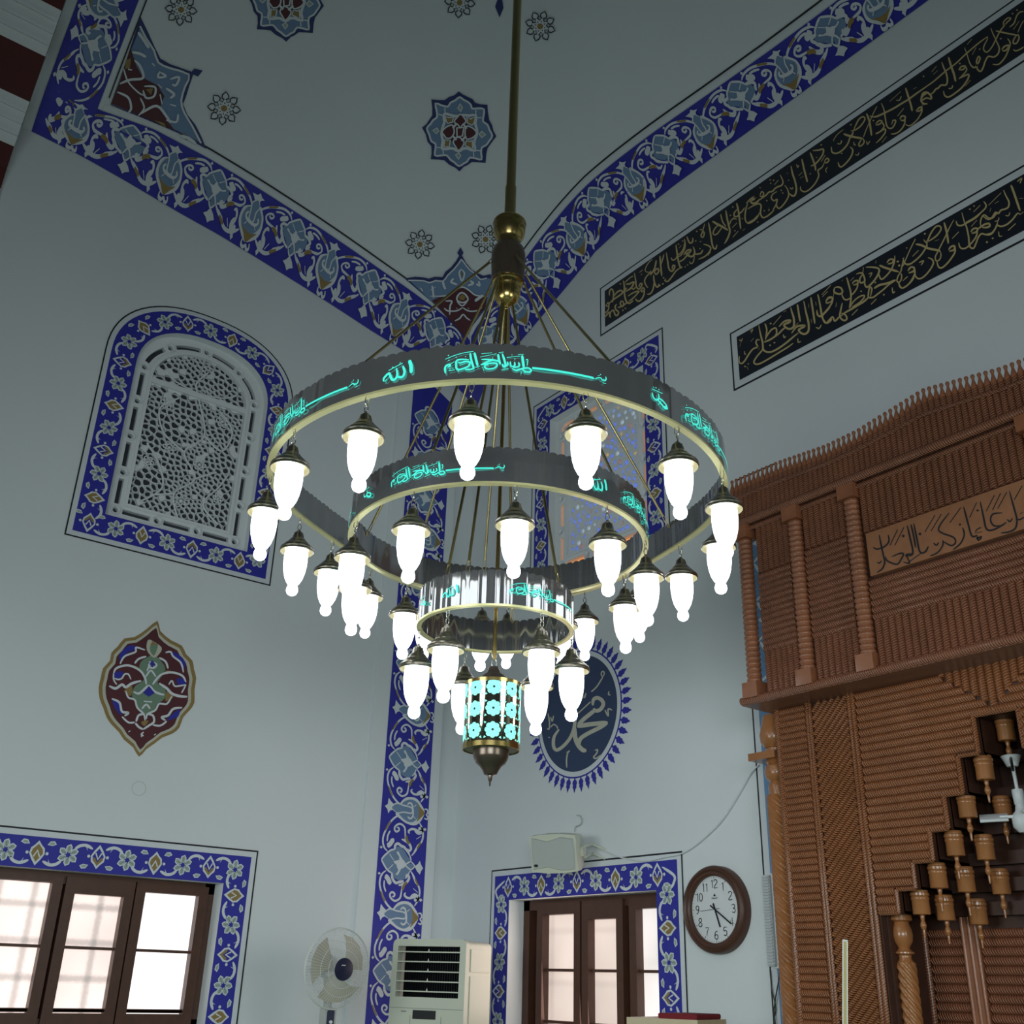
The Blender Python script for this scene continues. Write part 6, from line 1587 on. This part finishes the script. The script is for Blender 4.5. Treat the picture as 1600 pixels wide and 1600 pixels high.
for s_ in (1, -1):
    for (c0_, c1_) in ((HT - .05, HT - .20), (HT - .215, HT - .60), (HT - .62, .15)):
        m = MB(); m.obox(r * (s_ * (WD / 2 - .003)) + n * (-DP / 2) + Vector((0, 0, (c0_ + c1_) / 2)) + C0, r, n, Vector((0, 0, 1)), .005, DP / 2 - .075, (c0_ - c1_) / 2 - .006); m.build('side_panel', [PLW], cool)
# ------------------------------------------------------------ standing fan by the left wall
fc = RD(527, 1513, 7.25)
r, n, u = frame_at(fc, math.radians(33), math.radians(-4))
fan = empty('pedestal_fan', (fc.x, fc.y, 0), 'white pedestal fan with round wire guard standing between left window and corner', 'fan')
FH = Vector((0, 0, fc.z))
FR = .235
S = lambda a, b, c: FH + r * a + n * b + u * c
CAGE = mat('fan_guard_wire', (.66, .68, .66), .4, noise=.02)
for nm, sg in (('front_guard', 1), ('rear_guard', -1)):
    m = MB()
    for i in range(72):
        t = 2 * PI * i / 72; L_ = []
        for rad, d in ((.05, .075), (.11, .072), (.17, .058), (.215, .034), (FR, .004)):
            L_.append(S(rad * math.cos(t), d * sg, rad * math.sin(t)))
        m.tube(L_, .0011, 4)
    for rad, d, w in ((FR, .004, .0042), (.16, .060, .0014), (.11, .072, .0014)): m.tube([S(rad * math.cos(t), d * sg, rad * math.sin(t)) for t in [2 * PI * i / 40 for i in range(40)]], w, 6, closed=True)
    m.build(nm, [CAGE], fan, True)
FM = Matrix((r, u, n)).transposed()
BL = mat('fan_blade_plastic', (.44, .42, .34), .35, noise=.04)
for k in range(3):
    a0 = k * 2 * PI / 3 + .5; m = MB(); P_ = []
    for i in range(9):
        f = i / 8; rad = .045 + .155 * f
        for j in range(5):
            g = j / 4 - .5; an = a0 + g * (1.0 + .6 * f) + .25 * f
            P_.append(S(rad * math.cos(an), g * .05 * (1 - .3 * f), rad * math.sin(an)))
    m.add(P_, [(i * 5 + j, i * 5 + j + 1, (i + 1) * 5 + j + 1, (i + 1) * 5 + j) for i in range(8) for j in range(4)]); m.build('blade', [BL], fan, True)
m = MB(); m.lathe([(0, .088), (.045, .086), (.064, .082), (.067, .074), (.06, .068)], FH, 28, M=FM, cap=False); hub = m.build('hub_badge', [mat('dark_blue_badge', (.012, .014, .045), .35, noise=.05)], fan, True)
m = MB(); m.add([S(-.028 + .03 * i / 5, .0885, .024 + (.004 if i % 2 else 0)) for i in range(6)] + [S(-.028 + .03 * i / 5, .0885, .020 + (.004 if i % 2 else 0)) for i in range(6)], [(i, i + 1, 7 + i, 6 + i) for i in range(5)]); m.build('maker_mark', [WHITEP], hub)
m = MB(); m.lathe([(0, -.19), (.04, -.185), (.065, -.16), (.072, -.10), (.05, -.07), (.02, -.068), (.02, .02)], FH, 24, M=FM, cap=False); m.build('motor', [WHITEP], fan, True)
nk = Vector((0, 0, fc.z - FR))
rv, nv = r, Vector((n.x, n.y, 0)).normalized()
m = MB(); m.bevel_box(nk + Vector((0, 0, -.075)) - nv * .06, rv, nv, (0, 0, 1), .042, .03, .085, .016); m.tube([nk + Vector((0, 0, .0)) - nv * .07, FH - n * .10 - u * .05], .026, 12); m.build('neck', [PLG], fan, 40)
m = MB(); m.bevel_box(nk + Vector((0, 0, -.07)) - nv * .029, rv, nv, (0, 0, 1), .026, .003, .066, .010); sw = m.build('switch_panel', [mat('navy_switch_panel', (.03, .035, .075), .4, noise=.05)], fan, 40)
m = MB(); m.lathe([(.010, .0), (.010, .012), (0, .014)], nk + Vector((0, 0, -.07)) - nv * .027, 12, M=Matrix((rv, Vector((0, 0, 1)), nv)).transposed()); m.build('knob', [WHITEP], sw, True)
m = MB(); m.tube([nk + Vector((0, 0, -.15)) - nv * .06, -nv * .06 + Vector((0, 0, .04))], .013, 12); m.lathe([(.022, 0), (.022, .05), (.018, .055)], nk + Vector((0, 0, -.21)) - nv * .06, 14); m.build('pole', [WHITEP], fan, True)
m = MB(); m.lathe([(0, .05), (.03, .048), (.05, .03), (.17, .022), (.19, .010), (.19, 0), (0, 0)], -nv * .06, 32, cap=False); m.build('base', [WHITEP], fan, 50)
m = MB(); m.tube([nk + Vector((0, 0, -.12)) - nv * .08 + rv * .035, nk + Vector((0, 0, -.25)) - nv * .08 + rv * .09, nk + Vector((0, 0, -.5)) - nv * .05 + rv * .14, Vector((0, 0, .02)) + rv * .22], .0035, 6); m.build('lead', [DARKP], fan, True)
# ------------------------------------------------------------ small white ceiling fan in front of the niche
fp_ = RD(1604, 1262, 5.4)
cf = empty('ceiling_fan', fp_, 'white hanging ceiling fan in front of the carved niche at the right edge', 'fan')
rel = lambda x, y: (RD(x, y, 5.4) - fp_)
zc0 = RD(1579, 1181, 5.4).z - fp_.z; zr = RD(1590, 1238, 5.4).z - fp_.z
ax = RD(1604, 1262, 5.4)
tilt = rel(1578, 1190)
top = rel(1579, 1181); knee = rel(1590, 1237); mid = rel(1594, 1262)
d = (top - knee).normalized()
q = d.to_track_quat('Z', 'Y').to_matrix()
m = MB(); m.lathe([(.0, .052), (.040, .052), (.046, .048), (.036, .028), (.027, .006), (.024, 0), (0, 0)], top - d * .05, 24, M=q, cap=False); m.build('canopy_cup', [WHITEP], cf, 40)
m = MB(); m.tube([top - d * .05, knee], .0085, 12); m.build('downrod', [WHITEP], cf, True)
m = MB(); m.lathe([(.0, .012), (.024, .010), (.026, 0), (.024, -.055), (.02, -.06)], knee, 20, M=q, cap=False); m.lathe([(.02, 0), (.026, -.03), (.040, -.045), (.048, -.065), (.046, -.10), (.026, -.125), (0, -.13)], knee - d * .055, 28, M=q, cap=False); m.build('motor_housing', [WHITEP], cf, 40)
hubc = knee - d * .14
b0 = rel(1534, 1297) - hubc; b0 = b0 - d * b0.dot(d)
for k in range(3):
    m = MB(); dr = Matrix.Rotation(k * 2 * PI / 3, 3, d) @ b0.normalized(); sd = d.cross(dr); L_ = b0.length
    m.bevel_box(hubc + d * .03 + dr * (L_ * .5 + .03), sd - d * .55, dr, (d + sd * .55).normalized(), .032, L_ * .5 - .03, .007, .005); m.obox(hubc + dr * .05 + d * .03, dr, sd, d, .045, .016, .006); m.build('blade', [WHITEP], cf, 40)
m = MB(); back = Vector((top.x * 1, 0, top.z)); tp = fp_ + top
dv = Vector((tp.x, tp.y, 0)).normalized(); tt = (YLW + .02 - tp.y) / dv.y
m.tube([top + d * .004, top + dv * tt + Vector((0, 0, -.10))], .006, 8); m.build('support_arm', [DARKP], cf)
# ------------------------------------------------------------ upright flat staff and the low stand at the bottom edge
a = RD(1320.5, 1470, 4.9)
st = MB(); v = (a - CAM); v.z = 0; v.normalize(); rr_ = Vector((v.y, -v.x, 0))
axs = (a - RD(1320.5, 1600, 4.9)).normalized(); LS = a.z / axs.z; rr_ = (rr_ - axs * rr_.dot(axs)).normalized(); v = axs.cross(rr_)
st.obox(axs * LS / 2, rr_, v, axs, .0068, .008, LS / 2, 0)
STAFF = mat('pale_yellow_wood', (.50, .42, .16), .5, noise=.06, nscale=6)
sroot = st.build('flat_staff', [STAFF], None); sroot.location = a - axs * LS
tag(sroot, 'narrow yellow staff with white edges standing upright in front of the niche', 'staff')
m = MB()
for s_ in (-1, 1): m.obox(rr_ * (s_ * .0088) + axs * LS / 2, rr_, v, axs, .0021, .0085, LS / 2)
m.obox(axs * (LS + .001), rr_, v, axs, .0106, .0085, .003)
tag(m.build('edging', [WHITEP], sroot), 'white edging')
tl, tr = RD(979, 1589, 5.6), RD(1090, 1598.5, 5.45)
dk = empty('book_stand', (tl.x, tl.y, 0), 'low cream topped stand cut by the bottom edge below the right window', 'stand')
ex = (tr - tl); ex.z = 0; Lx = ex.length; ex.normalize(); ey = Vector((-ex.y, ex.x, 0))
m = MB(); m.obox(ex * Lx / 2 + ey * .18 + Vector((0, 0, tl.z - .02)), ex, ey, (0, 0, 1), Lx / 2, .18, .02); m.build('top', [mat('cream_stand_top', (.50, .42, .27), .5, noise=.1)], dk)
for i, j in ((.03, .03), (Lx - .03, .03), (.03, .33), (Lx - .03, .33)):
    m = MB(); m.obox(ex * i + ey * j + Vector((0, 0, (tl.z - .04) / 2)), ex, ey, (0, 0, 1), .02, .02, (tl.z - .04) / 2); m.build('leg', [WOOD], dk)
m = MB(); c = RD(1058, 1596.5, 5.5); c2 = Vector((tl.x, tl.y, 0)) + ex * (Lx * .70) + ey * .17
m.bevel_box((0, 0, .012), ex, ey, (0, 0, 1), Lx * .27, .15, .012, .008)
rc = m.build('folded_cloth', [mat('red_cloth', (.16, .012, .018), .9, noise=.2, nscale=30)], None, 40); rc.location = (c2.x, c2.y, tl.z)
tag(rc, 'dark red folded cloth lying on the low stand at the bottom edge', 'cloth')
# round plaster ring mark on the left wall
m = Paint(px_left, .001, .0005); m.ring((217, 1232), 10.2, 11.6, 0, 0, 32)
tag(m.build('wall_socket_cover', None, [mat('pale_cover_ring', (.60, .62, .62), .6, noise=.03)]), 'faint round flush cover on the left wall under the almond medallion', 'cover')
